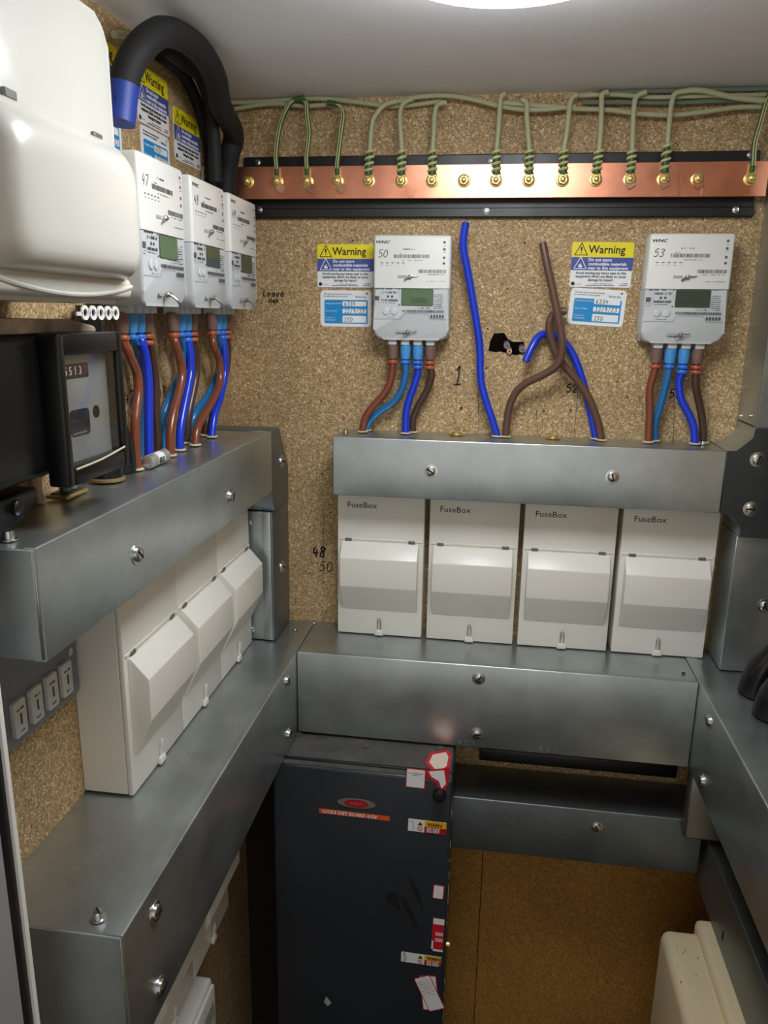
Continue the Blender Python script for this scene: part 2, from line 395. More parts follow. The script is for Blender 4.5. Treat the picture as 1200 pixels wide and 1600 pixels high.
# stamped dotted codes on the back shelf
def stamp(parent, cx, y, cz, n=3):
    bs = B(); rr = random.Random(int(cx*1000))
    for g in range(n):
        for i in range(5):
            for j in range(4):
                if rr.random() < .55:
                    x = cx+g*.012+i*.0016; z = cz+j*.0022
                    bs.box(x, x+.0007, y-.0004, y, z, z+.0007)
    bs.build('stamped_code', ZINC, parent)
stamp(shelf_back, .3, -.15, .006); stamp(shelf_back, .445, -.15, .006)

# upper trunking on the back wall
ZT = .3915; XB0 = .2179; XB1 = .8754
trunk_back = trunk('cable_trunking', 'galvanised trunking on the back wall directly below meters 50 and 53', (XB0, 0, .2865), 0, XB1-XB0, .104, ZT-.2865,
                   [(.3916-XB0, .3375-.2865), (.6975-XB0, .341-.2865)])
for q in ((540, 677), (1098, 694)):
    p = U(*q, 'z', ZT); bolt(trunk_back, p.x-XB0, min(p.y, -.03), ZT-.2865, (0, 0, 1), .0048, slot=False, h=.005)
for px in (713, 862):
    p = U(px, 680, 'z', ZT)
    B().lathe([(.0135, 0), (.0135, .0016), (.0085, .002), (.0085, .0045), (.004, .005)], (p.x-XB0, -.028, ZT-.2865), (0, 0, 1), 16).build('blanking_plug', BRASS, trunk_back)
for i in range(4):     # lid fixing screws peeping under the lower edge
    B().lathe([(.003, 0), (.003, .003), (.0015, .004)], ((.297, .468, .641, .813)[i]-XB0, -.06, 0), (0, 0, -1), 10).build('underside_screw', ZINC, trunk_back)

# upper trunking on the left wall
ZL = .399; HLT = .107; YL0 = -.83; XLF = .112; YL1 = -.1215
trunk_left = trunk('cable_trunking', 'galvanised trunking on the left wall below the black meter and meters 47 to 49', (0, YL0, ZL-HLT), LW, YL1-YL0, XLF, HLT,
                   [(U(213, 852, 'x', XLF).y-YL0, .045), (U(360, 763, 'x', XLF).y-YL0, .04)], lip=.012)
B().box(-.0012, 0, -.109, -.002, .002, HLT-.002, .0006, 1).build('end_cap', GALV, trunk_left)
p = U(14, 843, 'z', ZL); bolt(trunk_left, p.y-YL0, -p.x, HLT, (0, 0, 1), .006, slot=False, h=.009)
# drop at the far end of the left trunking: shaped corner + vertical leg
drop_left = thing('trunking_drop', 'galvanised corner trunking dropping to the shelf in the back left corner', 'cable trunking', (0, YL1, 0), LW)
B().prism([(.0005, ZL), (.052, ZL), (.108, .318), (.108, .252), (.014, .252), (.0005, .292)], 'y', -XLF, 0, .0012, 1).build('corner_piece', GALVD, drop_left)
B().prism([(.012, .001), (.118, .001), (.118, .25), (.012, .25)], 'y', -.104, 0, .001, 1).build('leg_channel', GALV, drop_left)
B().box(.0095, .119, -.108, -.1035, .0015, .2505, .0015).build('leg_lid', GALVD, drop_left)
B().box(.0095, .012, -.104, -.088, .0015, .2505, .0008).build('leg_lip', GALV, drop_left)
bolt(drop_left, .062, -XLF, .335); bolt(drop_left, .064, -.108, .13)
for zz in (.228, .02): bolt(drop_left, .012, -.062, zz, (-1, 0, 0), .0055, h=.004)

# tee and verticals on the right
vert_up = trunk('cable_trunking', 'vertical galvanised trunking rising from the tee to the ceiling', (.9144, 0, .4305), 0, XR-.9144-.001, .104, H_CEIL-.4305)
for px_, py_ in ((1158, 650), (1173, 650)):
    p = U(px_, py_, 'x', .9144); bolt(vert_up, 0, min(p.y, -.01), p.z-.4305, (-1, 0, 0), .004, slot=False, h=.003)
tee = thing('trunking_tee', 'galvanised trunking tee, cover coloured dark like its reflection, joining the upper run to the vertical', 'cable trunking', (0, 0, 0))
tp = [(.8756, ZT), (.8905, ZT+.0005), (.9134, .414), (.9144, .4303), (XR-.001, .4303), (XR-.001, .2475), (.911, .2475), (.9123, .2635), (.8965, .2855), (.8756, .2865)]
B().prism(tp, 'y', -.1025, 0, .0005, 1).build('body', GALV, tee)
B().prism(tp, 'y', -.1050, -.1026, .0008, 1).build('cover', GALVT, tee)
for q, r_ in (((1184, 718), .0105), ((1173, 795), .0105)):
    p = U(*q, 'y', -.105); bolt(tee, p.x, -.105, p.z, r=r_)
vert_low = trunk('cable_trunking', 'short vertical galvanised trunking between the tee and the right hand shelf run', (.911, 0, .0005), 0, XR-.911-.001, .0935, .2465,
                 [(U(1195, 948, 'y', -.094).x-.911, .125)])
# lower run, back wall and right wall
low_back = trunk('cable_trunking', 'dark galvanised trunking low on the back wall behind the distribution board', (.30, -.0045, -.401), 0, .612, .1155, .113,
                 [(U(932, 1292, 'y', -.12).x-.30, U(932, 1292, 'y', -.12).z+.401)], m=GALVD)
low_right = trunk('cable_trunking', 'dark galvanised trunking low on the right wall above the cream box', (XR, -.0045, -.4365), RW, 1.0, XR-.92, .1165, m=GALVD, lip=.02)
B().prism(rrect(.2553, .2613, .022, .042, .0029, 4), 'y', -(XR-.92)-.0004, -(XR-.92)).build('slot_hole', DARKW, low_right)
bracket = tag(B().prism([(.8705, -.308), (.8705, -.1635), (.93, -.1635), (1.0, -.1635), (1.0, -.308)], 'y', -.149, -.124, .006, 3).build('trunking_bracket', mat('galvanised_warm', (140, 137, 130), .38, .88)),
              'short bare galvanised leg hanging under the right hand corner of the shelf run', 'bracket')
tray = tag(B().box(.5, .88, -.03, -.0045, -.262, -.235, .003).build('black_conduit', BLACKP), 'black conduit lying in the dark gap above the low trunking', 'conduit')

# ================================================================== FUSE BOXES
def fuse_box(label, loc, rz, depth, h, group, wd=.1629, logo=True):
    t = thing('fuse_box', label, 'fuse box', loc, rz, group); fy = -depth
    B().box(0, wd, fy+.0075, 0, .0015, h, .001, 1).build('enclosure', WHITE, t)
    B().box(-.0001, wd+.0001, fy, fy+.0072, .0, h, .0022, 2).build('front_cover', WHITE, t)
    # hinged flap: folded profile
    pr = [(fy+.0005, .186), (fy-.004, .186), (fy-.027, .160), (fy-.027, .105), (fy-.0025, .053), (fy+.0005, .053)]
    fl = B().prism(pr, 'x', .009, wd-.009, .0035, 3).build('flap', WHITE, t)
    B().box(.003, wd-.003, fy-.0016, fy, .1885, .1925, .0006, 1).build('hinge_strip', WHITE, t)
    for hx in (.021, wd-.0225):
        B().box(hx-.0062, hx+.0062, fy-.0035, fy, .1868, .1922, .0008, 1).build('hinge_clip', CLIPG, t)
    # latch: moulded foot and wire loop
    la = B().prism([(wd/2-.009, .0), (wd/2-.0065, .0105), (wd/2+.0065, .0105), (wd/2+.009, .0)], 'y', fy-.0055, fy, .0018, 2).build('latch', WHITE, t)
    B().tube([(wd/2-.0028, fy-.002, .012), (wd/2-.0028, fy-.0045, .030), (wd/2, fy-.0045, .0345), (wd/2+.0028, fy-.0045, .030), (wd/2+.0028, fy-.002, .012)], .0011, 8, 3).build('wire_loop', STEELW if logo else WHITE, la)
    if logo:
        text('logo', 'FuseBox', .0155, .018, fy-.0002, h-.0335, INK, t, xs=1.05)
    return t
FB = ((.2154, 'first fuse box of the back wall row, by the left wall corner'), (.3879, 'white fuse box on the back wall, second from the left corner'),
      (.5596, 'white fuse box on the back wall, second from the right vertical trunking'), (.7312, 'white fuse box on the back wall, beside the right vertical trunking'))
for x, lb in FB: fuse_box(lb, (x, 0, .0004), 0, .0476, .2845, 'fuse boxes under the back wall trunking')
LB = ('white fuse box nearest the grey switch panel on the left wall shelf', 'middle one of three white fuse boxes on the left wall shelf', 'white fuse box beside the corner drop on the left wall shelf')
for i in range(3): fuse_box(LB[i], (.0001, -.609+.1623*i, .0004), LW, .067, .2915, 'fuse boxes on the left wall shelf', .162, False)
for i, lb in enumerate(('white fuse box under the left shelf run, the one by the door frame', 'white fuse box under the left shelf run, the one by the dark board')):
    fuse_box(lb, (.0001, -.622+.1635*i, -.4365), LW, .067, .2725, 'fuse boxes hung under the left shelf run', .1625, False)

# ================================================================== SMART METERS
def dashes(bs, x, z, w, h, y, seed, dens=.7, unit=.0016):
    """illegible fine print: a row of tiny marks"""
    rr = random.Random(seed); cx = x
    while cx < x+w:
        l = unit*(.5+rr.random())
        if rr.random() < dens: bs.box(cx, min(cx+l, x+w), y-.0002, y, z, z+h*(.7+.3*rr.random()))
        cx += l+unit*.35
def barcode(bs, x, z, w, h, y, seed):
    rr = random.Random(seed); cx = x
    while cx < x+w:
        l = .0005+rr.random()*.0011
        bs.box(cx, min(cx+l, x+w), y-.0002, y, z, z+h); cx += l+.0004+rr.random()*.0010
def seal(parent, x, y, z, hang=False, seed=0):
    rr = random.Random(seed)
    B().box(x-.021, x-.006, y-.0006, y+.0004, z-.0022, z+.0024, .0004, 1).build('seal_slot', METBACK, parent)
    s_ = B(); s_.lathe([(.0036, 0), (.0036, .004), (.002, .0055)], (x, y, z), (0, -1, 0), 12)
    s_.tube([(x-.004, y-.002, z-.001), (x, y-.005, z+.002), (x+.009, y-.003, z+.0005), (x+.015, y-.001, z+.002)], .0009, 6, 3)
    if hang: s_.tube([(x, y-.004, z), (x+.003, y-.012, z-.006), (x+.009, y-.016, z-.016), (x+.012, y-.012, z-.022)], .0016, 6, 3)
    else: s_.tube([(x-.003, y-.003, z-.002), (x-.009, y-.004, z-.0055)], .0012, 6, 1)
    s_.build('seal', STEELW, parent)
def meter(num, label, loc, rz, group, lcd, digits=False, hang=False, wnc=True, D=.060):
    """local: x centred, z from the bottom, wall at y=0, front at y=-.06"""
    t = thing('smart_meter', label, 'electricity meter', loc, rz, group)
    W, Hh = .131, .172; sm = .086; fy = -D
    gx = lambda px: (px-632)*.0001427
    gz = lambda py: (1358-py)*.0001403
    B().box(-W/2+.002, W/2-.002, -.022, -.0016, .002, Hh-.002, .003, 2).build('back_plate', METBACK, t)
    # lower body with rounded bottom corners, front bottom raked back
    bs = B(); out = [(-W/2, sm-.0005), (-W/2, .018)]
    for k in range(1, 6): a = math.radians(180+90*k/5); out.append((-W/2+.018+.018*math.cos(a), .018+.018*math.sin(a)))
    for k in range(0, 6): a = math.radians(270+90*k/5); out.append((W/2-.018+.018*math.cos(a), .018+.018*math.sin(a)))
    out += [(W/2, sm-.0005)]
    bs.prism(out, 'y', fy+.001, -.014, .0045, 3, lambda e: e.verts[0].co.y < fy+.002 and e.verts[1].co.y < fy+.002 and min(e.verts[0].co.z, e.verts[1].co.z) < sm-.001)
    for v in bs.bm.verts:
        if v.co.z < .02 and v.co.y < -.03: v.co.y += (.02-v.co.z)*.35
    bs.build('body', METG, t)
    B().box(-W/2, W/2, fy, -.014, sm+.0004, Hh, .0045, 3, lambda e: not (abs(e.verts[0].co.z-sm-.0004) < 1e-6 and abs(e.verts[1].co.z-sm-.0004) < 1e-6)).build('upper_cover', METW, t)
    # terminal shroud blocks
    for sx in (-.033, -.0105, .0115, .0335):
        B().box(sx-.0075, sx+.0075, -.046, -.020, -.009, .006, .002, 2).build('terminal_shroud', METG, t)
    f0 = fy-.0001; f1 = fy+.001
    # upper cover print
    if wnc: text('maker_mark', 'WNC', .0062, gx(195), f0, gz(228), INK, t, xs=1.5, shear=.2, bold=.0002)
    pb = B()
    barcode(pb, gx(415), gz(395), .060, .0058, f0, num); dashes(pb, gx(520), gz(302), .020, .0022, f0, num+1); dashes(pb, gx(518), gz(424), .034, .0012, f0, num+2); dashes(pb, gx(462), gz(345), .007, .0012, f0, num+3)
    barcode(pb, gx(715), gz(566), .046, .0056, f0, num+4); dashes(pb, gx(780), gz(586), .034, .0012, f0, num+5); dashes(pb, gx(810), gz(662), .032, .0010, f0, num+6)
    for k in range(5):
        pb.box(gx(258+k*64), gx(290+k*64), f0-.0002, f0, gz(456), gz(446)); dashes(pb, gx(262+k*64), gz(484), .0036, .0010, f0, num+k, .9, .0008)
    for py in (215, 295, 390, 455): pb.lathe([(.0022, 0), (.0022, .0002)], (gx(1010), f0, gz(py)), (0, -1, 0), 12)
    for py in (255, 330): dashes(pb, gx(995), gz(py), .005, .0009, f0, py, .9, .0009)
    pb.build('cover_print', mat('print_mid_grey', (92, 90, 92), .6), t)
    pen('handwritten_number', str(num), gx(225), gz(388), .0120, f0-.0002, INK, t, .0011, .2)
    # front panel print on the lower body
    pf = B(); s1 = num*13
    dashes(pf, gx(200), gz(762), .029, .0045, f1-.0002, s1, .85, .0012); dashes(pf, gx(285), gz(806), .026, .0040, f1-.0002, s1+1, .75, .0012)
    pf.box(gx(190), gx(244), f1-.0004, f1-.0001, gz(890), gz(838)); dashes(pf, gx(190), gz(915), .010, .0012, f1-.0002, s1+2); dashes(pf, gx(190), gz(938), .008, .0010, f1-.0002, s1+12)
    dashes(pf, gx(275), gz(898), .028, .0040, f1-.0002, s1+3, .85, .001); dashes(pf, gx(290), gz(920), .022, .0012, f1-.0002, s1+4)
    for px in (352, 402): pf.lathe([(.0021, 0), (.0021, .0005)], (gx(px), f1, gz(842)), (0, -1, 0), 12)
    for px, py in ((490, 756), (488, 937)): pf.lathe([(.0013, 0), (.0013, .0004)], (gx(px), f1, gz(py)), (0, -1, 0), 10)
    for k in range(8): dashes(pf, gx(905), gz(820+k*22), .015, .0011, f1-.0002, s1+20+k, .8, .0011)
    barcode(pf, gx(530), gz(1026), .071, .0042, f1-.0002, s1+9)
    for k in range(5): pf.box(gx(870+k*34), gx(892+k*34), f1-.0003, f1-.0001, gz(1088), gz(1050))
    dashes(pf, gx(750), gz(978), .018, .0018, f1-.0002, s1+8, .5); dashes(pf, gx(320), gz(1088), .017, .0010, f1-.0002, s1+7); dashes(pf, gx(600), gz(735), .033, .0009, f1-.0002, s1+6)
    pf.quadstroke([(gx(180), gz(1108)), (gx(505), gz(1108)), (gx(555), gz(1042)), (gx(835), gz(1042)), (gx(870), gz(1106)), (gx(1060), gz(1106))], .0004, f1-.0003)
    pf.quadstroke([(gx(262), gz(870)), (gx(262), gz(810)), (gx(285), gz(785))], .0003, f1-.0003).quadstroke([(gx(430), gz(735)), (gx(470), gz(770)), (gx(492), gz(820)), (gx(490), gz(870))], .0003, f1-.0003)
    pf.build('panel_print', mat('print_grey', (84, 84, 88), .6), t)
    text('maker_mark', 'EDMI', .0055, gx(918), f1-.0003, gz(752), INK, t, xs=1.15)
    lc = B().prism(rrect(gx(512), gx(896), gz(947), gz(748), .002, 3), 'y', f1-.0006, f1+.001).build('lcd_bezel', mat('lcd_bezel', (74, 84, 72), .35), t)
    B().prism(rrect(gx(520), gz(0)*0+gx(888), gz(939), gz(758), .0015, 3), 'y', f1-.0009, f1-.0004).build('lcd_screen', lcd, lc)
    if digits: text('lcd_digits', '00000', .0135, gx(625), f1-.0010, gz(918), LCDINK, lc, xs=.85, shear=.1)
    for px in (328, 428):
        B().lathe([(.0062, 0), (.0062, .0009), (.0056, .0013), (.003, .0015)], (gx(px), f1, gz(1014)), (0, -1, 0), 20).build('button', METG, t)
        B().lathe([(.0066, -.0002), (.0066, .0002)], (gx(px), f1, gz(1014)), (0, -1, 0), 20).build('button_rim', METBACK, t)
    seal(t, gx(612), fy, gz(610), hang=False, seed=num); seal(t, gx(605), f1, gz(1255), hang=hang, seed=num+1)
    return t
m50x = .3455; m53x = .7950
meter(50, 'white meter marked 50 with lit green display', (m50x, 0, .5570), 0, 'smart meters', LCD, True)
meter(53, 'white meter marked 53 beside the right vertical trunking', (m53x, 0, .5600), 0, 'smart meters', LCDD)
LMY = (-.4513, -.2940, -.1400)
meter(47, 'white meter marked 47 on the left wall beside the big white enclosure', (0, LMY[0], .6045), LW, 'smart meters', LCD, False, True, False, D=.080)
meter(48, 'white meter marked 48, middle one on the left wall', (0, LMY[1], .6045), LW, 'smart meters', LCDD, False, True, D=.080)
meter(49, 'white meter on the left wall nearest the room corner', (0, LMY[2], .6045), LW, 'smart meters', LCDD, False, True, D=.080)

# ================================================================== LABELS ON THE WALLS
def warning_label(label, loc, rz, tilt=0, w_=.102, h_=.0735):
    t = thing('warning_label', label, 'warning sign', loc, rz, 'combustible materials warning labels')
    if tilt: t.rotation_euler = (0, tilt, rz)
    B().prism(rrect(0, w_, 0, h_, .0035, 3), 'y', -.0010, 0).build('backing', PAPER, t)
    y1 = -.00125
    z2 = h_*.665; z1 = h_*.375
    B().prism(rrect(.0, w_, z2, h_, .003, 3), 'y', y1, -.001).build('yellow_band', YEL, t)
    B().box(.0, w_, y1, -.001, z1, z2).build('blue_band', PBLUE, t)
    def tri(cx, z0, s_, wdt, m_, nm):
        h3 = s_*.92; o_ = B(); pts = [(cx-s_/2, z0), (cx+s_/2, z0), (cx, z0+h3), (cx-s_/2, z0)]
        o_.quadstroke(pts, wdt, y1-.0002); return o_.build(nm, m_, t)
    tri(.0155, z2+.0035, .021, .0014, INK, 'hazard_triangle'); tri(.0155, z1+.0025, .021, .0012, PAPER, 'flame_triangle')
    e = B(); e.prism([(.0145, z2+.010), (.0165, z2+.010), (.0172, z2+.0165), (.0138, z2+.0165)], 'y', y1-.0003, y1); e.lathe([(.0011, 0), (.0011, .0003)], (.0155, y1, z2+.0072), (0, -1, 0), 10)
    e.build('exclamation_mark', INK, t)
    B().prism([(.0125, z1+.0045), (.0185, z1+.0045), (.0190, z1+.0085), (.0170, z1+.0075), (.0160, z1+.0125), (.0143, z1+.009), (.0125, z1+.0095)], 'y', y1-.0003, y1).build('flame', PAPER, t)
    text('heading', 'Warning', .0185, .0275, y1-.0002, z2+.0065, INK, t, xs=.93, bold=.0003)
    for k, s_ in enumerate(('Do not store', 'combustible materials', 'near to this equipment')): text('blue_text', s_, .0072, .0285, y1-.0002, z2-.0065-k*.0066, PAPER, t, xs=1.0, bold=.0002)
    for k, s_ in enumerate(('Avoid storing any items near to this', 'equipment which are likely to cause', 'damage by impact')): text('body_text', s_, .0062, w_/2, y1-.0002, z1-.0062-k*.0056, INK, t, 'CENTER', xs=.93, bold=.0001)
    fp = B(); dashes(fp, .028, .0052, .045, .0010, y1, 5); dashes(fp, .027, .0024, .048, .0014, y1, 6, .9); dashes(fp, .0105, .0045, .011, .0008, y1, 7, .5)
    fp.lathe([(.0032, 0), (.0032, .0003)], (.0055, y1, .0055), (0, -1, 0), 16); fp.build('fine_print', INK, t)
    rp = B(); dashes(rp, .083, .0060, .014, .0018, y1, 8, .9); dashes(rp, .083, .0030, .014, .0018, y1, 9, .9); rp.build('red_mark', RED2, t)
    return t
def reading_card(label, loc, rz, tilt=0, w_=.0935, h_=.0635, top=True):
    t = thing('meter_card', label, 'card', loc, rz, 'meter reading cards')
    if tilt: t.rotation_euler = (0, tilt, rz)
    B().prism(rrect(0, w_, 0, h_, .007, 4), 'y', -.0010, 0).build('backing', PAPER, t)
    y1 = -.00125
    B().prism(rrect(.0075, w_-.0065, .0055, h_-.0165, .0025, 3), 'y', y1, -.001).build('blue_panel', SKY, t)
    for z0, z1 in ((.036, .0445), (.0235, .0315), (.0075, .0195)): B().prism(rrect(.041, w_-.009, z0, z1, .0015, 3), 'y', y1-.0002, y1).build('entry_box', PAPER, t)
    for s_, z in (('Sealing pliers ID No', .0395), ('Date of install', .0265), ('Location of', .0148), ('install board', .0105)): text('blue_text', s_, .0037, .0095, y1-.0002, z, PAPER, t)
    for s_, z in (('6334', .0372), ('12/9/23', .0243), ('150', .0092)): pen('handwriting', s_, .044, z, .0068, y1-.0004, INK, t, .0008, .1, 1.0, .80)
    for s_, z in (('This meter has been polarity checked', h_-.0075), ('& confirmed for correct polarity', h_-.0115)): text('print_text', s_, .0035, .0068, y1-.0001, z, INK, t, xs=.95)
    text('print_text', 'British Gas', .0045, w_-.029, y1-.0001, h_-.0125, INK, t)
    B().prism([(w_-.0125, h_-.0055), (w_-.0065, h_-.0035), (w_-.0075, h_-.0085), (w_-.0085, h_-.0055)], 'y', y1-.0002, y1).build('emblem', INK, t)
    return t
p = U(496, 448, 'y', 0); warning_label('warning label on the back wall partly tucked beside meter 50', (.1687, -.0002, .6455), 0)
reading_card('straight blue and white card beside the meter with the lit green display', (.1738, -.0002, .5770), 0, .0)
warning_label('warning label on the back wall right of the loose brown cable', (.6125, -.0002, .6505), 0, .008)
reading_card('slightly tilted blue and white card beside the vertical run of loose brown cable', (.6132, -.0002, .5885), 0, .05, .0940, .0610)
# left wall: x local = y + const
for i, (q1, q2) in enumerate((((215, 188), 'warning label on the left wall below the black cable arch'), ((273, 248), 'warning label on the left wall above the middle meter'))):
    p = U(*q1, 'x', 0); warning_label(q2, (.0002, p.y, p.z), LW)
reading_card('blue and white card on the left wall tucked behind meter 47', (.0002, -.3330, .7815), LW)
reading_card('blue and white card on the left wall above the corner meter', (.0002, -.1080, .7680), LW)
warning_label('warning label on the left wall half hidden by the big white enclosure', (.0002, -.490, .8460), LW)
reading_card('blue and white card on the left wall half hidden by the big white enclosure', (.0002, -.484, .7790), LW)

# handwriting on the boards (ink sits on the surface)
def wall_pen(s_, px, py, hpx, parent, wall='y', wd=.0019, m_=INK, sx=1.0, slant=.1):
    if wall == 'y':
        p = U(px, py, 'y', 0); q = U(px, py-hpx, 'y', 0)
        return pen('handwritten_mark', s_, p.x, p.z, q.z-p.z, -.0006, m_, parent, wd, slant, sx)
    p = U(px, py, 'x', 0); q = U(px, py-hpx, 'x', 0)
    o = pen('handwritten_mark', s_, 0, p.z, q.z-p.z, -.0006, m_, parent, wd, slant, sx); o.rotation_euler = (0, 0, LW); o.location = (0, p.y, 0); return o
wall_pen('50', 499, 892, 15, wall_back); wall_pen('48', 488, 869, 15, wall_back, wd=.0030); wall_pen('52', 884, 613, 13, wall_back); wall_pen('1', 706, 601, 28, wall_back, m_=PENCIL, wd=.0032, sx=.9)
wall_pen('53', 1045, 621, 13, wall_back); wall_pen('Leave', 411, 463, 10, wall_back, wd=.0018); wall_pen('Han', 420, 473, 8, wall_back, wd=.0017)
wall_pen('47', 194, 632, 18, wall_left, 'x', sx=1.4); wall_pen('48', 246, 622, 17, wall_left, 'x', sx=1.5)
def pencil_line(a, c, wd=.0009):
    p = U(*a, 'y', 0); q = U(*c, 'y', 0); B().quadstroke([(p.x, p.z), (q.x, q.z)], wd, -.0005).build('pencil_line', PENCIL, wall_back)
for a, c in (((506, 798), (505, 915)), ((747, 600), (748, 672)), ((903, 610), (897, 680)), ((1054, 618), (1052, 690)), ((1108, 640), (1103, 690)), ((838, 640), (840, 676))): pencil_line(a, c)
hl = B()
for q in ((483, 543), (502, 626), (720, 638), (793, 452), (762, 514), (760, 575), (721, 637), (850, 643), (891, 641), (980, 621), (820, 379), (551, 376), (965, 596), (517, 801), (503, 740)):
    p = U(*q, 'y', 0); hl.lathe([(.0017, 0), (.0017, .0003)], (p.x, -.0002, p.z), (0, -1, 0), 8)
hl.build('screw_holes', DARKW, wall_back)

# ================================================================== METER TAILS
CM = {'brown': (BROWN, SLVBR, CLIPBR, 1), 'steel blue': (TEAL, SLVBL, CLIPBL, 1), 'bright blue': (BLUE, SLVBL, CLIPBL, 2), 'dark brown': (DBROWN, SLVBR, CLIPBR, 2)}
WHERE = {50: 'back wall meter with the lit green display', 53: 'back wall meter beside the vertical trunking', 47: 'left wall meter beside the big white enclosure', 48: 'middle meter of the left wall', 49: 'left wall meter by the room corner'}
def tail(colour, meter_no, start, pts, r, label=None, bush=True, sl=.026):
    """start: point under the meter; pts: run below; last point is at the trunking top"""
    c, s_, k, nb = CM[colour]
    base = Vector(pts[-1])
    t = thing('meter_tail', label or f'{colour} cable dropping from the {WHERE[meter_no]}', 'cable', base, 0, 'meter tails')
    P = [Vector(start)-base] + [Vector(q)-base for q in pts]
    B().tube(P, r, 12, 6).build('insulation', c, t)
    s0 = P[0]
    B().lathe([(r*1.45, 0), (r*1.45, -sl*.55), (r*1.25, -sl)], s0+Vector((0, 0, .002)), (0, 0, 1), 14).build('sleeve', s_, t)
    d = (P[1]-P[0]).normalized()
    for i in range(nb):
        z0 = s0+Vector((0, 0, -sl-.001-i*.008)); B().lathe([(r*1.3, 0), (r*1.42, -.001), (r*1.42, -.0045), (r*1.3, -.0055)], z0, (0, 0, 1), 14).build('crimp_band', k, t)
    if bush: B().lathe([(r*1.5, 0), (r*1.5, .0015), (r*1.2, .0022)], (0, 0, .0002), (0, 0, 1), 14).build('bush', mat('bush_cream', (214, 196, 160), .5), t)
    return t
def back_run(px, d0, d1, ztop=ZT):
    out = []; n = len(px)
    for i, q in enumerate(px):
        f = i/(n-1); p = U(*q, 'y', -(d0+(d1-d0)*f)); out.append(p)
    out[-1].z = ztop+.0005
    return out
T50 = {'brown': [(613, 578), (609, 599), (597, 619), (581, 637), (570, 655), (566.6, 673)], 'steel blue': [(634, 583), (628, 608), (615, 628), (592, 644), (577, 659), (572, 673)],
       'bright blue': [(653, 583), (646, 605), (637, 632), (634, 655), (634, 675)], 'dark brown': [(674.5, 587), (667, 610), (653, 635), (645, 655), (645, 675)]}
T53 = {'brown': [(1015.5, 607), (1015, 647), (1013, 688)], 'steel blue': [(1040, 601), (1032, 633), (1024, 660), (1023, 688)],
       'bright blue': [(1061, 596), (1064, 623), (1077, 649), (1084, 668), (1086, 689)], 'dark brown': [(1087, 601), (1092, 628), (1097, 655), (1099, 689)]}
SX = (-.033, -.0105, .0115, .0335)
for (mx, mz, T, no) in ((m50x, .557, T50, 50), (m53x, .560, T53, 53)):
    for i, cn in enumerate(('brown', 'steel blue', 'bright blue', 'dark brown')):
        back = i in (0, 2)
        tail(cn, no, (mx+SX[i], -.035, mz-.009), [Vector((mx+SX[i], -.035, mz-.042))]+back_run(T[cn], .034, .040 if back else .022), .0066)
TL = {47: {'brown': [(200, 550), (213, 582), (216, 610), (213, 640), (211, 670), (212, 705)], 'steel blue': [(213, 536), (220, 570), (221, 610), (219, 650), (218, 697)],
           'bright blue': [(222, 536), (229, 570), (232, 610), (232, 650), (231, 698)], 'dark brown': [(235, 536), (240, 570), (243, 600), (244, 650), (247, 698)]},
      48: {'brown': [(274, 536), (282, 566), (284, 590), (278, 620), (270, 650), (266, 680), (266, 708)], 'steel blue': [(286, 550), (284, 580), (273, 606), (260, 636), (254, 660), (255, 696)],
           'bright blue': [(297, 550), (298, 580), (293, 610), (285, 650), (281, 680), (281, 700)], 'dark brown': [(306, 550), (307, 580), (302, 610), (294, 650), (292, 680), (291, 700)]},
      49: {'brown': [(334, 540), (343, 566), (343, 598), (332, 626), (318, 650), (308, 670), (305, 694)], 'steel blue': [(344, 550), (340, 586), (324, 620), (308, 640), (300, 662), (300, 682)],
           'bright blue': [(351, 550), (351, 586), (344, 622), (335, 650), (331, 684)], 'dark brown': [(356, 550), (352, 586), (338, 622), (324, 654), (321, 684)]}}
DX = {'brown': (.036, .042), 'steel blue': (.026, .011), 'bright blue': (.036, .037), 'dark brown': (.030, .020)}
for no, my in zip((47, 48, 49), LMY):
    for i, cn in enumerate(('brown', 'steel blue', 'bright blue', 'dark brown')):
        a, c = DX[cn]; px = TL[no][cn]; pts = []
        for k, q in enumerate(px):
            f = k/(len(px)-1); pts.append(U(*q, 'x', a+(c-a)*f))
        pts[-1].z = ZL+.0005
        if pts[-1].z > pts[-2].z-.004: pts[-2].z = ZL+.012
        tail(cn, no, (.032, my+SX[i]*1.05, .5955), [Vector((.032, my+SX[i]*1.05, .566))]+pts, .0062)

# loose cables on the back wall
def loose(label, m_, pts, r, cores=True):
    base = pts[0]; t = thing('loose_cable', label, 'cable', base, 0, 'loose cut cables'); P = [q-base for q in pts]
    B().tube(P, r, 14, 7).build('insulation', m_, t)
    d = (P[-1]-P[-2]).normalized()
    B().lathe([(r*.6, 0), (r*.6, .002), (r*.3, .0022)], P[-1], d, 12).build('copper_core', mat('core_dull', (120, 110, 104), .5, .5), t)
    B().lathe([(r*1.5, 0), (r*1.5, .0015), (r*1.2, .0022)], (0, 0, 0), (0, 0, 1), 14).build('bush', MATS['bush_cream'], t)
    return t
def lp(seq): 
    o = [U(a, b_, 'y', -d) for a, b_, d in seq]; o[0].z = ZT+.0005; return o
loose('long upright blue cable with a cut end standing right of meter 50', BLUE, lp([(777, 681, .035), (769, 655, .035), (758, 622, .032), (751, 590, .030), (750, 550, .030), (747, 520, .032), (739, 470, .036), (731, 425, .040), (725, 395, .042), (724, 375, .044), (728, 348, .046)]), .0066)
loose('brown cable bending up through a loop to a tall cut end', LBROWN, lp([(790, 681, .035), (794, 645, .036), (803, 618, .038), (820, 600, .042), (850, 585, .050), (868, 573, .055), (877, 555, .058), (878, 530, .060), (872, 495, .060), (864, 455, .058), (855, 415, .056), (848, 380, .052)]), .0066)
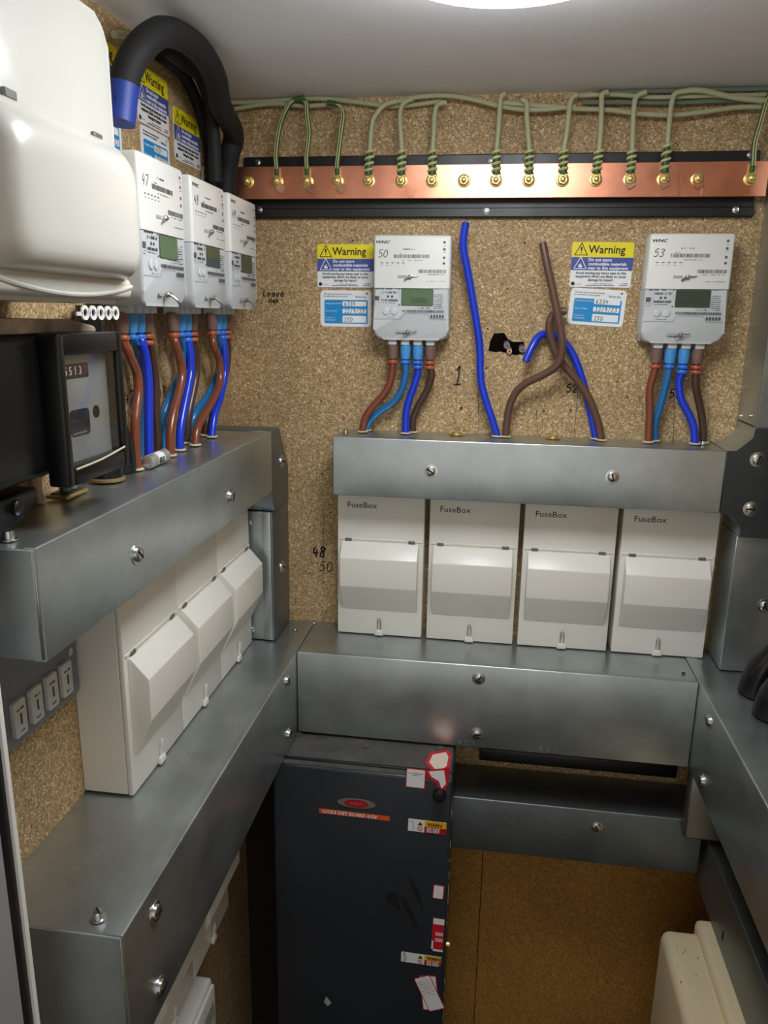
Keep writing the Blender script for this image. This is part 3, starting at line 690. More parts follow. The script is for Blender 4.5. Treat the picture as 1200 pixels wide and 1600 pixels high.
loose('brown cable looping behind the tall brown one to a short cut end', LBROWN, lp([(940, 686, .035), (933, 655, .034), (918, 618, .032), (898, 590, .031), (879, 568, .030), (866, 545, .029), (860, 525, .030), (858, 508, .030), (863, 494, .030), (872, 487, .032), (884, 486, .034)]), .0066)
loose('short blue cable curling over to a cut end beside the wall hole', BLUE, lp([(931, 686, .022), (924, 650, .020), (915, 612, .018), (904, 575, .016), (892, 548, .014), (876, 530, .014), (858, 522, .016), (843, 525, .022), (832, 541, .030), (821, 565, .036)]), .0066)
# cut cables poking out of the hole in the wall
for nm, q, r_, m_ in (('grey sheathed cable end poking from the top of the wall hole', (792, 540), .0055, GREYC), ('small red cored cable end low in the wall hole', (796, 549), .0045, mat('sheath_cream', (206, 186, 160), .5)), ('grey cable end in the right corner of the wall hole', (816, 546), .0055, GREYC)):
    p = U(*q, 'y', -.008)
    t = thing('cable_stub', nm, 'cable', (p.x, .05, p.z))
    B().tube([(0, 0, .002), (0, -.03, .001), (0, -.058, 0)], r_, 14, 3).build('sheath', m_, t)
    B().lathe([(r_*.55, 0), (r_*.55, .0006)], (0, -.058, 0), (0, -1, 0), 12).build('core', mat('core_red', (150, 70, 60), .5), t)

# ================================================================== EARTH BAR
eb = thing('earth_bar', 'long copper earth bar with brass bolts on a black backing rail', 'earth bar', (0, 0, .79))
B().box(.0395, .896, -.008, -.0002, -.028, .0725, .0015, 1).build('backing_rail', BLACKP, eb)
B().box(.0395, .896, -.0125, -.008, -.0275, -.0125, .0012, 1).build('rail_lip', BLACKP, eb)
for q in ((403, 254), (1172, 242), (768, 251)):
    p = U(*q, 'y', -.008); bolt(eb, p.x, -.008, p.z-.79, r=.0042, slot=False, h=.002)
for q in ((406, 328), (760, 330), (1149, 328)):
    p = U(*q, 'y', -.0125); bolt(eb, p.x, -.0125 if p.z-.79 < -.0125 else -.008, p.z-.79, r=.0042, slot=False, h=.002)
XCUT = .7725
B().box(.028, XCUT-.0012, -.032, -.026, 0, .0525, .0006, 1).build('copper_bar', COPPER, eb)
B().box(XCUT+.0012, .905, -.032, -.026, 0, .0525, .0006, 1).build('link_bar', COPPER, eb)
B().box(XCUT-.0012, XCUT+.0012, -.0318, -.0262, 0, .0525).build('bar_joint', COPPERB, eb)
for x in (.10, .5, .85): B().lathe([(.011, 0), (.011, .019)], (x, -.0075, .026), (0, -1, 0), 16).build('standoff', BLACKP, eb)
BOLTX = [387, 433, 480, 527, 576, 627, 675, 725, 775, 826, 879, 931, 984, 1037, 1090, 1173]
BX = []
for i, px in enumerate(BOLTX):
    p = U(px, 284-(px-400)*.006, 'y', -.034); BX.append(p)
    o = Vector((p.x, -.032, p.z-.79))
    ws = B().lathe([(.0105, 0), (.0105, .0016), (.0098, .002)], o, (0, -1, 0), 20).build('washer', BRASS, eb)
    B().lathe([(.0084, 0), (.0084, .0055), (.0070, .0068)], o+Vector((0, -.002, 0)), (0, -1, 0), 6).build('nut', BRASS, ws)
    B().lathe([(.0044, 0), (.0044, .0048), (.0028, .006)], o+Vector((0, -.0085, 0)), (0, -1, 0), 12).build('stud', BRASS, ws)
    if i in (1, 2, 3, 12, 13, 14):
        s_ = 1 if i < 5 else -1
        B().box(-.002, .0115, -.0012, .0012, -.010, .004, .0006, 1).build('tab_washer', COPPERB if i != 14 else COPPER, ws, o+Vector((s_*.004, -.0035, -.006)), (0, s_*.5, 0))
# notch marks on the link end
p = U(1099, 296, 'y', -.033); B().box(p.x-.0022, p.x+.0015, -.0335, -.032, .001, .016, .0004, 1).build('spare_tab', COPPERB, eb)

# earth wires from bolts up to the run under the ceiling
NAMES = 'second third fourth fifth sixth seventh ninth tenth eleventh twelfth thirteenth fourteenth sixteenth'.split()
WIRES = [(1, [(431, 245), (434, 215), (441, 185), (455, 160), (475, 150)]), (2, [(479, 245), (483, 210), (480, 180), (478, 160), (465, 155)]), (3, [(528, 245), (533, 205), (536, 180), (530, 165), (512, 160)]),
         (4, [(578, 235), (580, 205), (584, 185), (600, 165), (620, 158)]), (5, [(628, 235), (626, 205), (625, 180), (630, 162), (645, 154)]), (6, [(676, 235), (678, 205), (679, 180), (684, 164), (698, 160)]),
         (8, [(776, 235), (779, 200), (781, 170), (783, 152), (790, 146)]), (9, [(827, 235), (825, 205), (823, 180), (823, 162), (815, 155)]), (10, [(881, 235), (886, 205), (889, 175), (893, 155), (902, 148)]),
         (11, [(936, 235), (939, 200), (940, 165), (941, 148), (950, 144)]), (12, [(988, 235), (989, 200), (991, 165), (996, 150), (1010, 144)]), (13, [(1043, 225), (1046, 190), (1050, 160), (1056, 146), (1075, 142)]),
         (15, [(1179, 225), (1187, 195), (1194, 170), (1199, 155), (1205, 145)])]
for (bi, px), nm in zip(WIRES, NAMES):
    bp = BX[bi]; base = Vector((bp.x, -.034, bp.z+.010))
    t = thing('earth_wire', f'green and yellow earth wire rising from the {nm} bolt of the copper bar', 'wire', base, 0, 'earth wires on the copper bar')
    P = [base, Vector((bp.x, -.036, bp.z+.025))]
    for k, q in enumerate(px): P.append(U(*q, 'y', -.036+.004*k/4))
    P = [q-base for q in P]
    for q in P: q.z = min(q.z, H_CEIL-base.z-.006)
    striped = bi <= 3
    S_ = smooth_path(P, 6)
    B().tube(S_, .0042, 10, 1).build('insulation', EARTHG if striped or bi == 15 else EARTHP, t)
    if striped or bi == 15:   # yellow stripes wrap the wire
        for sx_ in (-.0016, .0020):
            B().tube([q+Vector((sx_, -.0031, 0)) for q in S_[4:-5]], .0013, 6, 1).build('yellow_stripe', EARTHY, t)
    else:                     # coiled tape end above the lug
        n_ = 34; co = []
        for k in range(n_):
            f = k/(n_-1); q = S_[min(len(S_)-1, int(f*10))]; q = S_[0].lerp(S_[12], f); a = f*2*math.pi*4
            co.append(q+Vector((math.cos(a)*.0062, math.sin(a)*.0056, 0)))
        B().tube([S_[0], S_[3], S_[6], S_[9], S_[12]], .0056, 10, 2, rr=lambda f: .0068-.0022*f).build('green_sleeve', EARTHG, t)
        B().tube(co, .0024, 6, 2).build('yellow_spiral', EARTHY, t)
    B().prism([(-.0065, -.004), (.0065, -.004), (.0055, .012), (-.0055, .012)], 'y', -.001, .0012, .0005, 1).build('lug', BRASS, t)
RUNS = [('pale earth wire strung along the ceiling corner from the black cable loop', [(346, 160), (400, 160), (440, 157), (500, 152), (560, 160), (620, 166), (690, 158)], -.016, EARTHP, .0036),
        ('lower pale earth wire drooping from the black cable loop', [(346, 176), (380, 168), (430, 162), (480, 166), (530, 161)], -.022, EARTHP, .0034),
        ('earth wire arching between the fifth and ninth bolts', [(600, 165), (650, 152), (700, 150), (740, 156), (790, 168), (840, 172), (900, 166)], -.026, EARTHP, .0036),
        ('earth wire sagging beneath the other runs on the right', [(780, 160), (850, 166), (900, 170), (950, 172), (1000, 178), (1050, 180), (1100, 175), (1150, 168), (1197, 167)], -.024, EARTHP, .0038),
        ('dull green earth wire at the top of the bundle on the right', [(930, 147), (990, 141), (1060, 138), (1130, 137), (1199, 138)], -.012, EARTHD, .0036),
        ('pale earth wire in the middle of the bundle on the right', [(900, 150), (960, 148), (1020, 152), (1100, 150), (1198, 148)], -.020, EARTHP, .0034),
        ('dull green earth wire low in the bundle on the right', [(910, 160), (980, 160), (1050, 161), (1120, 158), (1198, 156)], -.016, EARTHD, .0036),
        ('stout earth wire slanting down towards the right vertical trunking', [(1075, 141), (1100, 142), (1130, 149), (1160, 154), (1199, 158)], -.032, EARTHP, .0044)]
for lb, px, y, m_, r_ in RUNS:
    P = [U(*q, 'y', y) for q in px]
    for q in P: q.z = min(q.z, H_CEIL-r_-.001); q.x = max(.006, min(q.x, XR-.006))
    tag(B().tube(P, r_, 8, 5).build('earth_wire', m_), lb, 'wire', 'earth wires strung under the ceiling')

# thick black cables arching over the left wall
def arch(label, px, xs, r, m_=DUCT, hn=14, extra=()):
    P = [U(*q, 'x', x) for q, x in zip(px, xs)]+[Vector(q) for q in extra]
    for q in P: q.z = min(q.z, H_CEIL-r-.002); q.y = min(q.y, -r-.002)
    return tag(B().tube(P, r, hn, 6).build('black_cable', m_), label, 'cable')
arch('thick black cable arching high over the left wall labels', [(186, 190), (193, 130), (215, 80), (252, 50), (290, 54), (320, 84), (337, 125), (345, 165)], [.055, .06, .072, .080, .082, .080, .074, .062], .017, extra=((.047, -.080, .885), (.034, -.066, .855), (.024, -.057, .82), (.021, -.056, .76), (.021, -.056, .66)))
arch('second black cable curving down behind the corner meter', [(258, 70), (290, 84), (311, 115), (326, 155), (333, 200), (336, 245), (337, 285)], [.032, .032, .032, .032, .032, .032, .032], .010)
arch('third black cable dropping past the label above the middle meter', [(250, 75), (275, 95), (292, 125), (308, 160), (320, 200), (328, 235), (330, 300)], [.011, .011, .011, .011, .011, .011, .011], .009)
tag(B().tube([U(178, 54, 'x', .02), U(195, 54, 'x', .02), U(212, 56, 'x', .02)], .0045, 8, 3).build('pale_cable', EARTHP), 'short pale cable behind the black loop on the left wall', 'cable')
tag(B().tube([U(192, 132, 'x', .0595), U(189, 160, 'x', .057), U(186, 192, 'x', .0548)], .0180, 16, 4).build('tape_wrap', mat('tape_blue', (30, 58, 150), .5)), 'blue tape wrapped round a cable beside the big white enclosure', 'tape')

# ================================================================== BIG WHITE ENCLOSURE (left wall, upper)
be = thing('consumer_unit', 'big glossy white enclosure with a bulging hinged cover on the left wall', 'enclosure', (.0, -.655, .6045), LW)
hB = .254; wB = .2375
B().prism(rrect(-wB, 0, 0, hB, .022, 5), 'y', -.122, -.0002, .004, 3, lambda e: e.verts[0].co.y < -.12 and e.verts[1].co.y < -.12).build('housing', CREAMW, be)
def loft(rings_):
    L_ = B(); R_ = [[L_.bm.verts.new((x, y, z)) for x, z in o] for o, y in rings_]; n = len(R_[0])
    for i in range(len(R_)-1):
        for j in range(n): L_.bm.faces.new((R_[i][j], R_[i][(j+1) % n], R_[i+1][(j+1) % n], R_[i+1][j]))
    L_.bm.faces.new(R_[-1]); L_.bm.faces.new(R_[0][::-1]); return L_
loft([(rrect(-.234, -.004, .020, .148, .014, 5), -.120), (rrect(-.233, -.006, .021, .146, .015, 5), -.126), (rrect(-.229, -.012, .023, .139, .017, 5), -.138), (rrect(-.224, -.019, .026, .131, .019, 5), -.148),
      (rrect(-.218, -.026, .031, .124, .019, 5), -.1545), (rrect(-.209, -.035, .038, .116, .017, 5), -.1575), (rrect(-.197, -.047, .05, .104, .012, 5), -.1582)]).build('hinged_cover', CREAMW, be, angle=60)
loft([(rrect(-.236, -.003, .003, .026, .009, 4), -.119), (rrect(-.236, -.004, .004, .025, .009, 4), -.128), (rrect(-.232, -.007, .006, .023, .007, 4), -.133), (rrect(-.227, -.012, .009, .021, .005, 4), -.135)]).build('finger_grip', CREAMW, be, angle=60)
gc = B(); gc.tube([(-.226+.216*i/10, -.1345-.0015*math.sin(math.pi*i/10), .0065+.010*(2*i/10-1)**2) for i in range(11)], .0022, 8, 3); gc.build('grip_bead', CREAMW, be)
for px, py in ((15, 148), (152, 215)):
    p = U(px, py, 'x', .124)
    B().box(p.y+.655-.008, p.y+.655+.008, -.1255, -.121, p.z-.6045-.003, p.z-.6045+.004, .001, 1).build('hinge_clip', CLIPG, be)

# ================================================================== BLACK METER AND CUT-OUT
bmx = .108; y_n, y_f = -.762, -.640
bk = thing('dial_meter', 'old black bakelite meter with a glass front standing over the left trunking', 'electricity meter', (0, -.70, .44), LW)
lx0, lx1 = -.19, .062
B().box(lx0, lx1, -.088, -.012, .006, .137, .012, 4).build('case', BAKE, bk)
# front bezel frame round the glass, on the far half facing the room
fx0, fx1 = -.060, .062; zf0, zf1 = -.004, .137
fr = B(); 
for a in ((fx0, fx0+.011, zf0, zf1), (fx1-.011, fx1, zf0, zf1)): fr.box(a[0], a[1], -bmx, -.086, a[2], a[3], .003, 2)
for a in ((fx0+.010, fx1-.010, zf1-.020, zf1), (fx0+.010, fx1-.010, zf0, zf0+.018)): fr.box(a[0], a[1], -bmx, -.086, a[2], a[3], .003, 2)
fr.build('bezel', BAKE, bk)
dial = B().box(fx0+.010, fx1-.010, -.0925, -.088, zf0+.016, zf1-.018).build('dial_plate', mat('dial_grey', (150, 153, 150), .5, var=.12, vscale=30), bk)
B().box(fx0+.010, fx1-.010, -.1045, -.1030, zf0+.016, zf1-.018).build('glass', None or (lambda: (lambda M: M)(mat('meter_glass', (255, 255, 255), .04)))(), bk)
g = MATS['meter_glass'].node_tree.nodes['Principled BSDF']; g.inputs['Transmission Weight'].default_value = 1; g.inputs['IOR'].default_value = 1.3
B().box(-.032, .014, -.0932, -.0925, .094, .108, .0003, 1).build('counter_window', BLACKP, dial)
for k, ch in enumerate('55133'): text('counter_digit', ch, .0115, -.031+k*.0088, -.0934, .0975, RED if k == 4 else PAPER, dial)
B().prism(rrect(-.026, .010, .038, .064, .005, 3), 'y', -.0930, -.0925).build('disc_window', BLACKP, dial)
B().box(-.024, .002, -.0934, -.0930, .040, .042).build('disc_edge', STEELW, dial)
B().lathe([(.0065, 0), (.0065, .0006)], (.024, -.0925, .058), (0, -1, 0), 16).build('dial_hole', BLACKP, dial)
B().lathe([(.0072, 0), (.0072, .0006)], (-.036, -.0928, .058), (0, -1, 0), 18).build('round_sticker', mat('sticker_cream', (226, 220, 186), .5), dial)
fp = B(); dashes(fp, -.042, .030, .05, .0016, -.0925, 3, .6); dashes(fp, -.040, .018, .03, .0016, -.0925, 4, .6); fp.build('dial_print', mat('print_pale', (150, 150, 146), .6), dial)
B().tube([(fx0+.012, -bmx-.0005, zf0+.016), (0, -bmx-.001, zf0+.0175), (fx1-.012, -bmx-.0005, zf0+.022)], .0011, 6, 3).build('chipped_edge', mat('chip_pale', (190, 182, 160), .7), bk)
B().prism([(lx0, .1365), (fx1-.004, .1365), (fx1-.010, .143), (.0, .1495), (lx0+.02, .1505), (lx0, .148)], 'y', -.084, -.016, .003, 2).build('dusty_top', DUST, bk)
# cut-out base below the meter (black block to the door side)
co = thing('service_cutout', 'black moulded service cut-out under the black meter', 'cut-out', (0, -.78, ZL+.0005), LW)
B().prism([(-.12, .0), (-.02, .0), (.0, .008), (.035, .018), (.035, .034), (-.12, .034)], 'y', -.066, -.01, .004, 2).build('block', BAKE, co)
B().lathe([(.0075, 0), (.0075, .004), (.005, .006)], (-.004, -.066, .022), (0, -1, 0), 14).build('fixing_screw', BLACKP, co)
# brass plate with grey cables
pl = U(98, 772, 'z', ZL)
bp_ = thing('brass_bush', 'brass entry plate with two grey cables on the left trunking', 'bush', (.034, -.640, ZL+.0005), LW)
B().box(-.024, .020, -.012, .014, 0, .004, .001, 1).build('plate', BRASS, bp_)
B().box(-.020, .016, -.009, .011, .004, .0052, .0006, 1).build('inner_ring', mat('bush_grey', (60, 58, 54), .6), bp_)
for lb, dx_, m_ in (('grey cable dropping from the black meter into the brass plate', .006, GREYC), ('dark grey cable beside the grey one in the brass plate', -.007, mat('cable_slate', (84, 86, 80), .5))):
    tag(B().tube([(.034, -.640+dx_, ZL+.006), (.034, -.640+dx_+.001, ZL+.02), (.045, -.640+dx_+.004, ZL+.038)], .0058, 12, 4).build('meter_cable', m_), lb, 'cable')
tag(B().lathe([(.008, 0), (.0065, .012), (.007, .024), (.010, .028)], (.018, -.676, ZL+.0005), (0, 0, 1), 14).build('cable_gland', mat('gland_tan', (206, 178, 136), .6)), 'tan cable gland behind the brass plate', 'gland')

# rubber boots
def boot(label, base, axis, h, r0, r1, group, collar=True, ext=()):
    t = thing('rubber_boot', label, 'cable boot', base, 0, group)
    ax = Vector(axis); P = [Vector((0, 0, 0)), Vector((ax.x*h*.10, ax.y*h*.10, h*.30)), Vector((ax.x*h*.40, ax.y*h*.40, h*.62)), Vector((ax.x*h*.85, ax.y*h*.85, h))]
    B().tube(P, r0, 18, 5, rr=lambda f: r0 if f < .38 else r0+(r1-r0)*min(1, (f-.38)/.45)).build('boot', BLACKR, t)
    if collar: B().lathe([(r0*1.12, 0), (r0*1.12, .003), (r0*1.02, .004)], (0, 0, 0.0003), (0, 0, 1), 20).build('collar', mat('collar_brass', (150, 128, 84), .5, .4), t)
    d = (P[3]-P[2]).normalized()
    B().tube([P[3]-d*.004, P[3]+d*h*.15]+[Vector(q)-Vector(base) for q in ext], r1*.9, 14, 4).build('cable', BLACKR, t)
    return t
boot('stubby black rubber boot right under the black meter', (.036, -.558, ZL+.0005), (-.1, -.05, 1), .075, .019, .017, 'boots on the left trunking', ext=((.030, -.560, .50), (.030, -.562, .56), (.032, -.562, .603)))
boot('black rubber cone boot leaning towards the 47 cables', (.026, -.503, ZL+.0005), (-.06, -.10, 1), .095, .0200, .012, 'boots on the left trunking', False, ((.020, -.528, .515), (.018, -.536, .56), (.018, -.540, .603)))
RB = ((.9440, -.176), (.9440, -.251), (.9440, -.326))
for i, (x, y) in enumerate(RB):
    boot(('black rubber boot on the right shelf run nearest the vertical trunking', 'middle black rubber boot on the right shelf run', 'black rubber boot on the right shelf run farthest from the back wall')[i], (x, y, .0005), (.50, .0, 1), .115, .0255, .0165, 'boots on the right shelf run', False, ((.9440+.062, y, .165), (.9440+.064, y, .30), (.9440+.064, y, .60), (.9440+.064, y, H_CEIL)))

# loose bits: cartridge fuse, plastic strap
cf = thing('cartridge_fuse', 'white ceramic cartridge fuse lying on the left trunking', 'fuse', (U(242, 713, 'z', ZL+.0092).x+.009, U(242, 713, 'z', ZL+.0092).y-.012, ZL+.0092), 0)
B().lathe([(.0085, 0), (.0085, .024)], (0, -.016, 0), (0, 1, 0), 18).build('barrel', PAPER, cf)
B().lathe([(.0072, 0), (.0090, .001), (.0090, .017), (.0075, .018)], (0, .006, 0), (0, 1, 0), 18).build('end_cap', mat('cap_silver', (208, 204, 196), .35, .7), cf)
B().lathe([(.0075, 0), (.0090, .001), (.0090, .017), (.0072, .018)], (0, -.030, 0), (0, 1, 0), 18).build('end_cap', MATS['cap_silver'], cf)
cl = B()
for k in range(4): cl.box(.0085+.0000, .0087, -.011+k*.004, -.0085+k*.004, -.005, .003)
cl.build('print', INK, cf)
st = B(); N_ = 5
for k in range(N_):
    yk = -.640+k*.0165; ring = [(yk+.0075*math.cos(a), .5955+.0075*math.sin(a)) for a in [2*math.pi*i/16 for i in range(16)]]; inn = [(yk+.0042*math.cos(a), .5955+.0042*math.sin(a)) for a in [2*math.pi*i/16 for i in range(16)]]
    A = [[st.bm.verts.new((x_, p_[0], p_[1])) for p_ in rg] for x_ in (.0685, .0705) for rg in (ring, inn)]
    for i in range(16):
        j = (i+1) % 16
        st.bm.faces.new((A[0][i], A[0][j], A[1][j], A[1][i])); st.bm.faces.new((A[2][i], A[3][i], A[3][j], A[2][j])); st.bm.faces.new((A[0][i], A[2][i], A[2][j], A[0][j])); st.bm.faces.new((A[1][i], A[1][j], A[3][j], A[3][i]))
    if k < N_-1: st.box(.0685, .0705, yk+.0060, yk+.0105, .5925, .5985)
st.box(.0685, .0705, -.658, -.646, .5925, .5965)
tag(st.build('plastic_strap', FRAMEW), 'white perforated plastic strap hooked under the big white enclosure', 'strap')
# ================================================================== GREY SWITCH PANEL (left wall under trunking)
sp = thing('switch_panel', 'grey panel with four pale switches under the left trunking', 'switch panel', (0, -.617, .147), LW)
B().prism(rrect(-.30, .0, 0, .143, .006, 3), 'y', -.012, -.0002, .001, 1).build('plate', GREYB, sp)
for k in range(4):
    cx = -.0325-k*.0305
    sw = B().prism(rrect(cx-.0105, cx+.0105, .012, .053, .003, 3), 'y', -.0175, -.012, .0012, 2).build('switch', SWITCH, sp)
    B().box(cx-.0012, cx+.0012, -.0182, -.0175, .026, .038).build('slot', mat('slot_grey', (70, 70, 70), .5), sw)
    ds = B(); dashes(ds, cx-.006, .042, .012, .0028, -.0175, k, .9, .0012); dashes(ds, cx-.004, .017, .008, .0024, -.0175, k+5, .9, .0012); ds.build('fine_print', MATS['print_grey'], sw)
bolt(sp, -.014, -.012, .058, r=.004, slot=False, h=.002)

# ================================================================== LOWER LEFT METER UNDER THE FUSE BOXES
ll = thing('white_control_unit', 'white slotted unit under the left hand fuse boxes', 'control unit', (0, -.43, -.62), LW)
B().box(-.16, .0, -.085, -.0002, 0, .165, .006, 3).build('body', METW, ll)
B().box(-.155, -.003, -.090, -.084, .05, .155, .003, 2).build('front_cover', METW, ll)
for k in range(4): B().box(-.05, -.012, -.0908, -.0898, .125-k*.007, .1285-k*.007).build('vent_slot', mat('vent_grey', (120, 120, 116), .6), ll)

# ================================================================== DISTRIBUTION BOARD
dx0, dx1 = .1385, .4562; dz1 = -.1685; dyf = -.245; dz0 = ZFLOOR
db = thing('distribution_board', 'tall navy enamelled distribution board under the shelf run', 'distribution board', (dx0, -.125, dz0))
Wd = dx1-dx0; Hd = dz1-dz0; fyb = dyf+.125
B().box(0, Wd, fyb+.020, -.0, 0, Hd, .004, 2).build('cabinet', NAVY, db)
B().box(-.001, Wd+.001, fyb, fyb+.019, .02, Hd-.0035, .005, 3).build('door', NAVY, db)
B().box(.004, Wd-.004, fyb+.022, -.002, Hd, Hd+.0008).build('dusty_top', NAVYTOP, db)
B().box(.002, Wd-.002, fyb+.0045, fyb+.017, Hd-.0038, Hd-.0030).build('door_top_dust', NAVYTOP, db)
for q in ((465, 1148), (572, 1166), (688, 1170)):
    p = U(*q, 'z', dz1); B().lathe([(.0085, 0), (.0085, .0022), (.005, .0032)], (p.x-dx0, max(fyb+.03, p.y+.125), Hd+.0005), (0, 0, 1), 16).build('top_screw', NAVYTOP, db)
def DB(px, py): p = U(px, py, 'y', dyf); return p.x-dx0, p.z-dz0
fb = fyb-.0002
# maker badge
bx, bz = DB(557, 1255)
B().prism([(bx+.034*math.cos(2*math.pi*i/28), bz+.0095*math.sin(2*math.pi*i/28)) for i in range(28)], 'y', fb-.0010, fb).build('badge', SILVER, db)
B().prism([(bx+.022*math.cos(2*math.pi*i/28), bz+.0078*math.sin(2*math.pi*i/28)) for i in range(28)], 'y', fb-.0016, fb-.001).build('badge_red', RED2, db)
text('badge_letters', 'MEM', .0095, bx, fb-.0018, bz-.0034, mat('badge_text', (176, 96, 92), .5), db, 'CENTER', xs=1.25)
tx0, tz0 = DB(499, 1263); tx1, tz1 = DB(609, 1281)
tp_ = B().box(0, tx1-tx0, fb-.0008, fb, -.0045, .0045).build('name_tape', ORANGE, db, (tx0, 0, (tz0+tz1)/2), (0, .012, 0))
text('tape_letters', 'S.M.E.S DIST BOARD 415V', .0088, .006, fb-.0010, -.003, PAPER, tp_, xs=.99, bold=.00015)
# stickers near the opening edge
def sticker(name, px0, py0, px1, py1, m_, edge=None, tilt=0, parts=()):
    x0, z1 = DB(px0, py0); x1, z0 = DB(px1, py1)
    cx, cz = (x0+x1)/2, (z0+z1)/2; w2, h2 = abs(x1-x0)/2, abs(z1-z0)/2
    if edge: o = B().prism(rrect(-w2-.0015, w2+.0015, -h2-.0015, h2+.0015, .0015, 2), 'y', fb-.0006, fb).build(name, edge, db, (cx, 0, cz), (0, tilt, 0)); B().prism(rrect(-w2, w2, -h2, h2, .0015, 2), 'y', fb-.0009, fb-.0006).build('face', m_, o)
    else: o = B().prism(rrect(-w2, w2, -h2, h2, .001, 2), 'y', fb-.0008, fb).build(name, m_, db, (cx, 0, cz), (0, tilt, 0))
    return o, w2, h2
s1, w2, h2 = sticker('sticker', 636, 1201, 663, 1231, PAPER, RED, .02)
sd = B(); dashes(sd, -w2+.003, h2-.008, w2*2-.006, .0016, fb-.0009, 3, .9); dashes(sd, -.006, h2-.0115, .012, .0014, fb-.0009, 4, .9); sd.build('sticker_print', MATS['print_grey'], s1)
B().prism([(-.012, .012), (.012, .0125), (.010, .0165), (.004, .0155), (-.002, .0172), (-.009, .0158)], 'y', fb-.0010, fb-.0003).build('torn_edge', PAPER, s1)
# crumpled peeling stickers over the top corner
px_ = [(668, 1178), (703, 1172), (707, 1190), (700, 1205), (703, 1222), (694, 1232), (688, 1222), (676, 1212), (666, 1205), (664, 1190)]
def poly_sticker(name, pts, m_, off, th=.0004):
    q = [DB(*a) for a in pts]; q = [(min(a, Wd-.001), b_) for a, b_ in q]
    return B().prism(q, 'y', fb-off-th, fb-off).build(name, m_, db)
poly_sticker('peeling_sticker', [(666, 1203), (703, 1199), (702, 1214), (700, 1226), (692, 1240), (684, 1238), (682, 1224), (672, 1216), (664, 1216)], RED, .0002)
poly_sticker('peeling_sticker', [(670, 1205), (694, 1203), (697, 1224), (690, 1232), (686, 1220), (674, 1213)], PAPER, .0008)
tq = [U(*a, 'z', dz1+.0014) for a in ((672, 1176), (700, 1171), (706, 1180), (702, 1200), (690, 1208), (676, 1206), (664, 1192))]
tq = [(min(a.x-dx0, Wd-.002), a.y+.125) for a in tq]
B().prism(tq, 'z', Hd+.0012, Hd+.0018).build('peeling_sticker', RED, db)
cxq = sum(a[0] for a in tq)/7; cyq = sum(a[1] for a in tq)/7
B().prism([(cxq+(a[0]-cxq)*.72, cyq+(a[1]-cyq)*.74) for a in tq], 'z', Hd+.0018, Hd+.0023).build('peeling_sticker', mat('sticker_pale', (232, 214, 196), .5), db)
# black knob
kx, kz = DB(687, 1240)
B().lathe([(.0115, 0), (.0115, .010), (.0095, .014), (.004, .0145)], (kx, fb, kz), (0, -1, 0), 20).build('door_knob', BLACKP, db)
def warn_strip(px0, py0, px1, py1, extra=False):
    o, w2, h2 = sticker('warning_sticker', px0, py0, px1, py1, PAPER, None, .02)
    y1 = fb-.0008; sp_ = -w2+.62*w2 if not extra else -w2+.95*w2
    B().box(sp_+.008, w2, y1-.0003, y1, 0, h2).build('amber_band', AMBER, o); B().box(sp_+.008, w2, y1-.0003, y1, -h2, 0).build('red_band', RED2, o)
    tr = B(); tr.quadstroke([(sp_-.004, .0015), (sp_+.005, .0015), (sp_+.0005, .0092), (sp_-.004, .0015)], .0011, y1-.0004); tr.build('triangle', AMBER, o)
    B().prism([(sp_-.003, .002), (sp_+.004, .002), (sp_+.0005, .008)], 'y', y1-.0003, y1).build('triangle_fill', INK, o)
    rg = B(); rg.quadstroke([(sp_+.0005+.004*math.cos(2*math.pi*i/14), -.0055+.004*math.sin(2*math.pi*i/14)) for i in range(15)], .001, y1-.0003); rg.quadstroke([(sp_-.002, -.003), (sp_+.003, -.008)], .001, y1-.0003); rg.build('prohibition_ring', RED2, o)
    text('amber_text', 'WARN', .0088, sp_+.0125, y1-.0005, .0022, INK, o, xs=.95, bold=.0003)
    for k in range(2): text('red_text', 'DO NOT', .0056, sp_+.0125, y1-.0005, -.0052-k*.0050, PAPER, o, xs=1.0, bold=.0002)
    B().quadstroke([(-w2+.004, h2-.002), (-w2+.009, .004), (-w2+.0095, -h2+.003)], .0008, y1-.0003).build('logo_stroke', INK, o)
    if extra: B().box(-w2+.0055, -w2+.0065, y1-.0003, y1, -h2, h2).build('overlap_edge', INK, o)
warn_strip(638, 1279, 697, 1304); warn_strip(627, 1487, 689, 1510, True)
sticker('sticker', 678, 1383, 692, 1404, PAPER, RED, .05)
o, w2, h2 = sticker('sticker', 676, 1434, 692, 1487, RED, None, .02); B().box(-w2+.001, w2, fb-.0012, fb-.0008, h2-.012, h2).build('face', PAPER, o)
for k in (0, 1): B().box(-w2+.006, w2-.001, fb-.0011, fb-.0008, -.001-k*.013, .006-k*.013).build('pale_block', mat('pale_pink', (220, 176, 176), .5), o)
B().box(-w2, w2, fb-.0011, fb-.0008, -h2, -h2+.004).build('pale_block', PAPER, o); B().box(-w2, -w2+.003, fb-.0011, fb-.0008, -h2, -h2+.022).build('pale_block', PAPER, o)
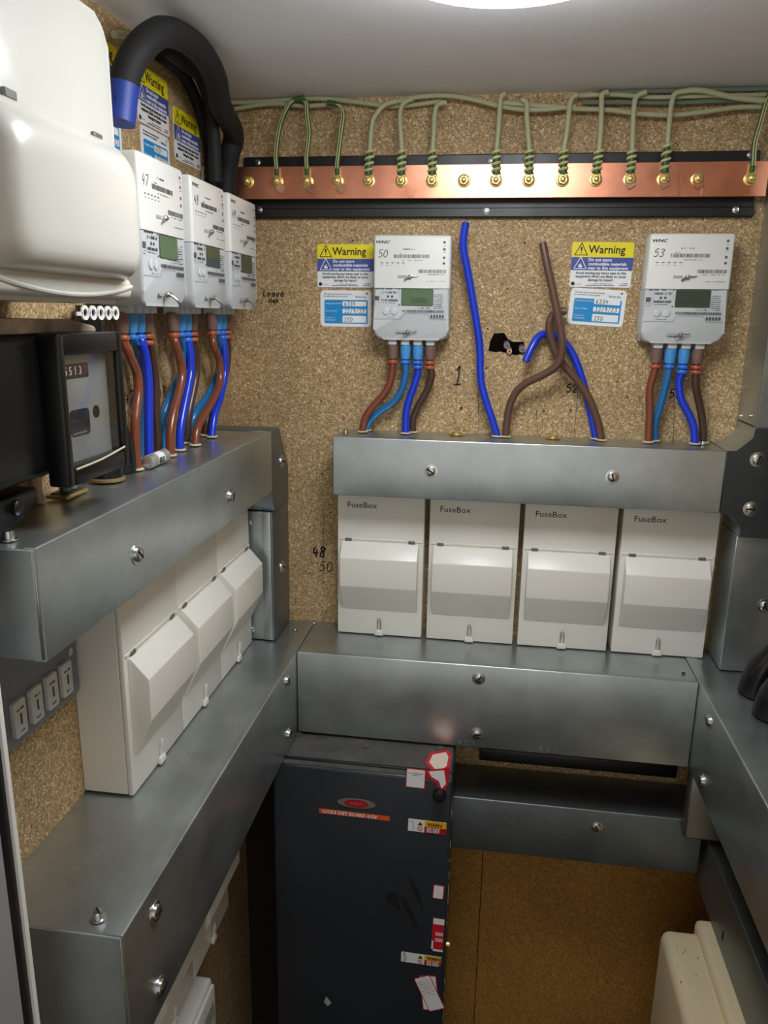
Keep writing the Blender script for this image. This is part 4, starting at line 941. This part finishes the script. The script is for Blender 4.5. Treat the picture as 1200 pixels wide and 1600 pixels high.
for k, (tl, ox) in enumerate(((.12, 0), (.42, .004))):
    o, w2, h2 = sticker('tag_sticker', 660+ox, 1524, 682+ox, 1578, PAPER, RED, -tl)
    sd = B(); 
    for i in range(7): dashes(sd, -w2+.002, h2-.010-i*.005, w2*1.6, .0011, fb-.0009, i+k*9, .85, .0013)
    sd.build('sticker_print', MATS['print_grey'], o)
    if k: o.location.y -= .0008
# scuffs where the paint is worn to black, and a chip of bare paint
for pts in ([(640, 1366), (648, 1380), (657, 1400), (661, 1424), (655, 1412), (646, 1394), (640, 1378)], [(627, 1396), (636, 1408), (644, 1424), (650, 1440), (656, 1458), (650, 1450), (640, 1432), (630, 1414)],
            [(602, 1398), (612, 1392), (621, 1398), (624, 1414), (627, 1426), (616, 1416), (604, 1408)], [(609, 1340), (612, 1350), (610, 1346)]):
    poly_sticker('worn_patch', pts, mat('worn_black', (12, 12, 13), .7), .0, .0002)
poly_sticker('paint_chip', [(506, 1565), (510, 1557), (518, 1567), (512, 1572)], mat('chip_grey', (170, 172, 170), .6), 0, .0002)
# hinge-side chipped paint down the right edge
ch = B(); rr = random.Random(4)
for k in range(26):
    z = Hd-.05-rr.random()*.5; l = .003+rr.random()*.010; ch.box(Wd+.0006, Wd+.0014, fyb+.001+rr.random()*.004, fyb+.004+rr.random()*.010, z, z+l)
ch.build('edge_chips', mat('chip_tan', (176, 160, 130), .7), db)
kx, kz = DB(693, 1481); B().lathe([(.005, 0), (.005, .006), (.003, .008)], (Wd+.001, fyb+.010, kz), (1, 0, 0), 12).build('brass_lock', BRASS, db)

# ================================================================== CREAM BOX (right, low)
cb = thing('isolator_box', 'cream enamelled switch box under the low trunking on the right wall', 'switch box', (XR, -.186, -1.0), RW)
B().box(.014, .50, -.190, -.105, .02, .5470, .018, 4).build('lid', CREAM, cb)
B().box(.0, .52, -.130, -.002, .0, .5625, .012, 3).build('body', CREAM, cb)
sp_ = B(); rr = random.Random(9)
for k in range(70):
    x = .03+rr.random()*.4; y = -.185+rr.random()*.075; s_ = .0006+rr.random()*.0014
    sp_.box(x, x+s_*1.6, y, y+s_, .5470, .5473)
sp_.build('rust_specks', mat('rust_speck', (110, 84, 50), .8), cb)
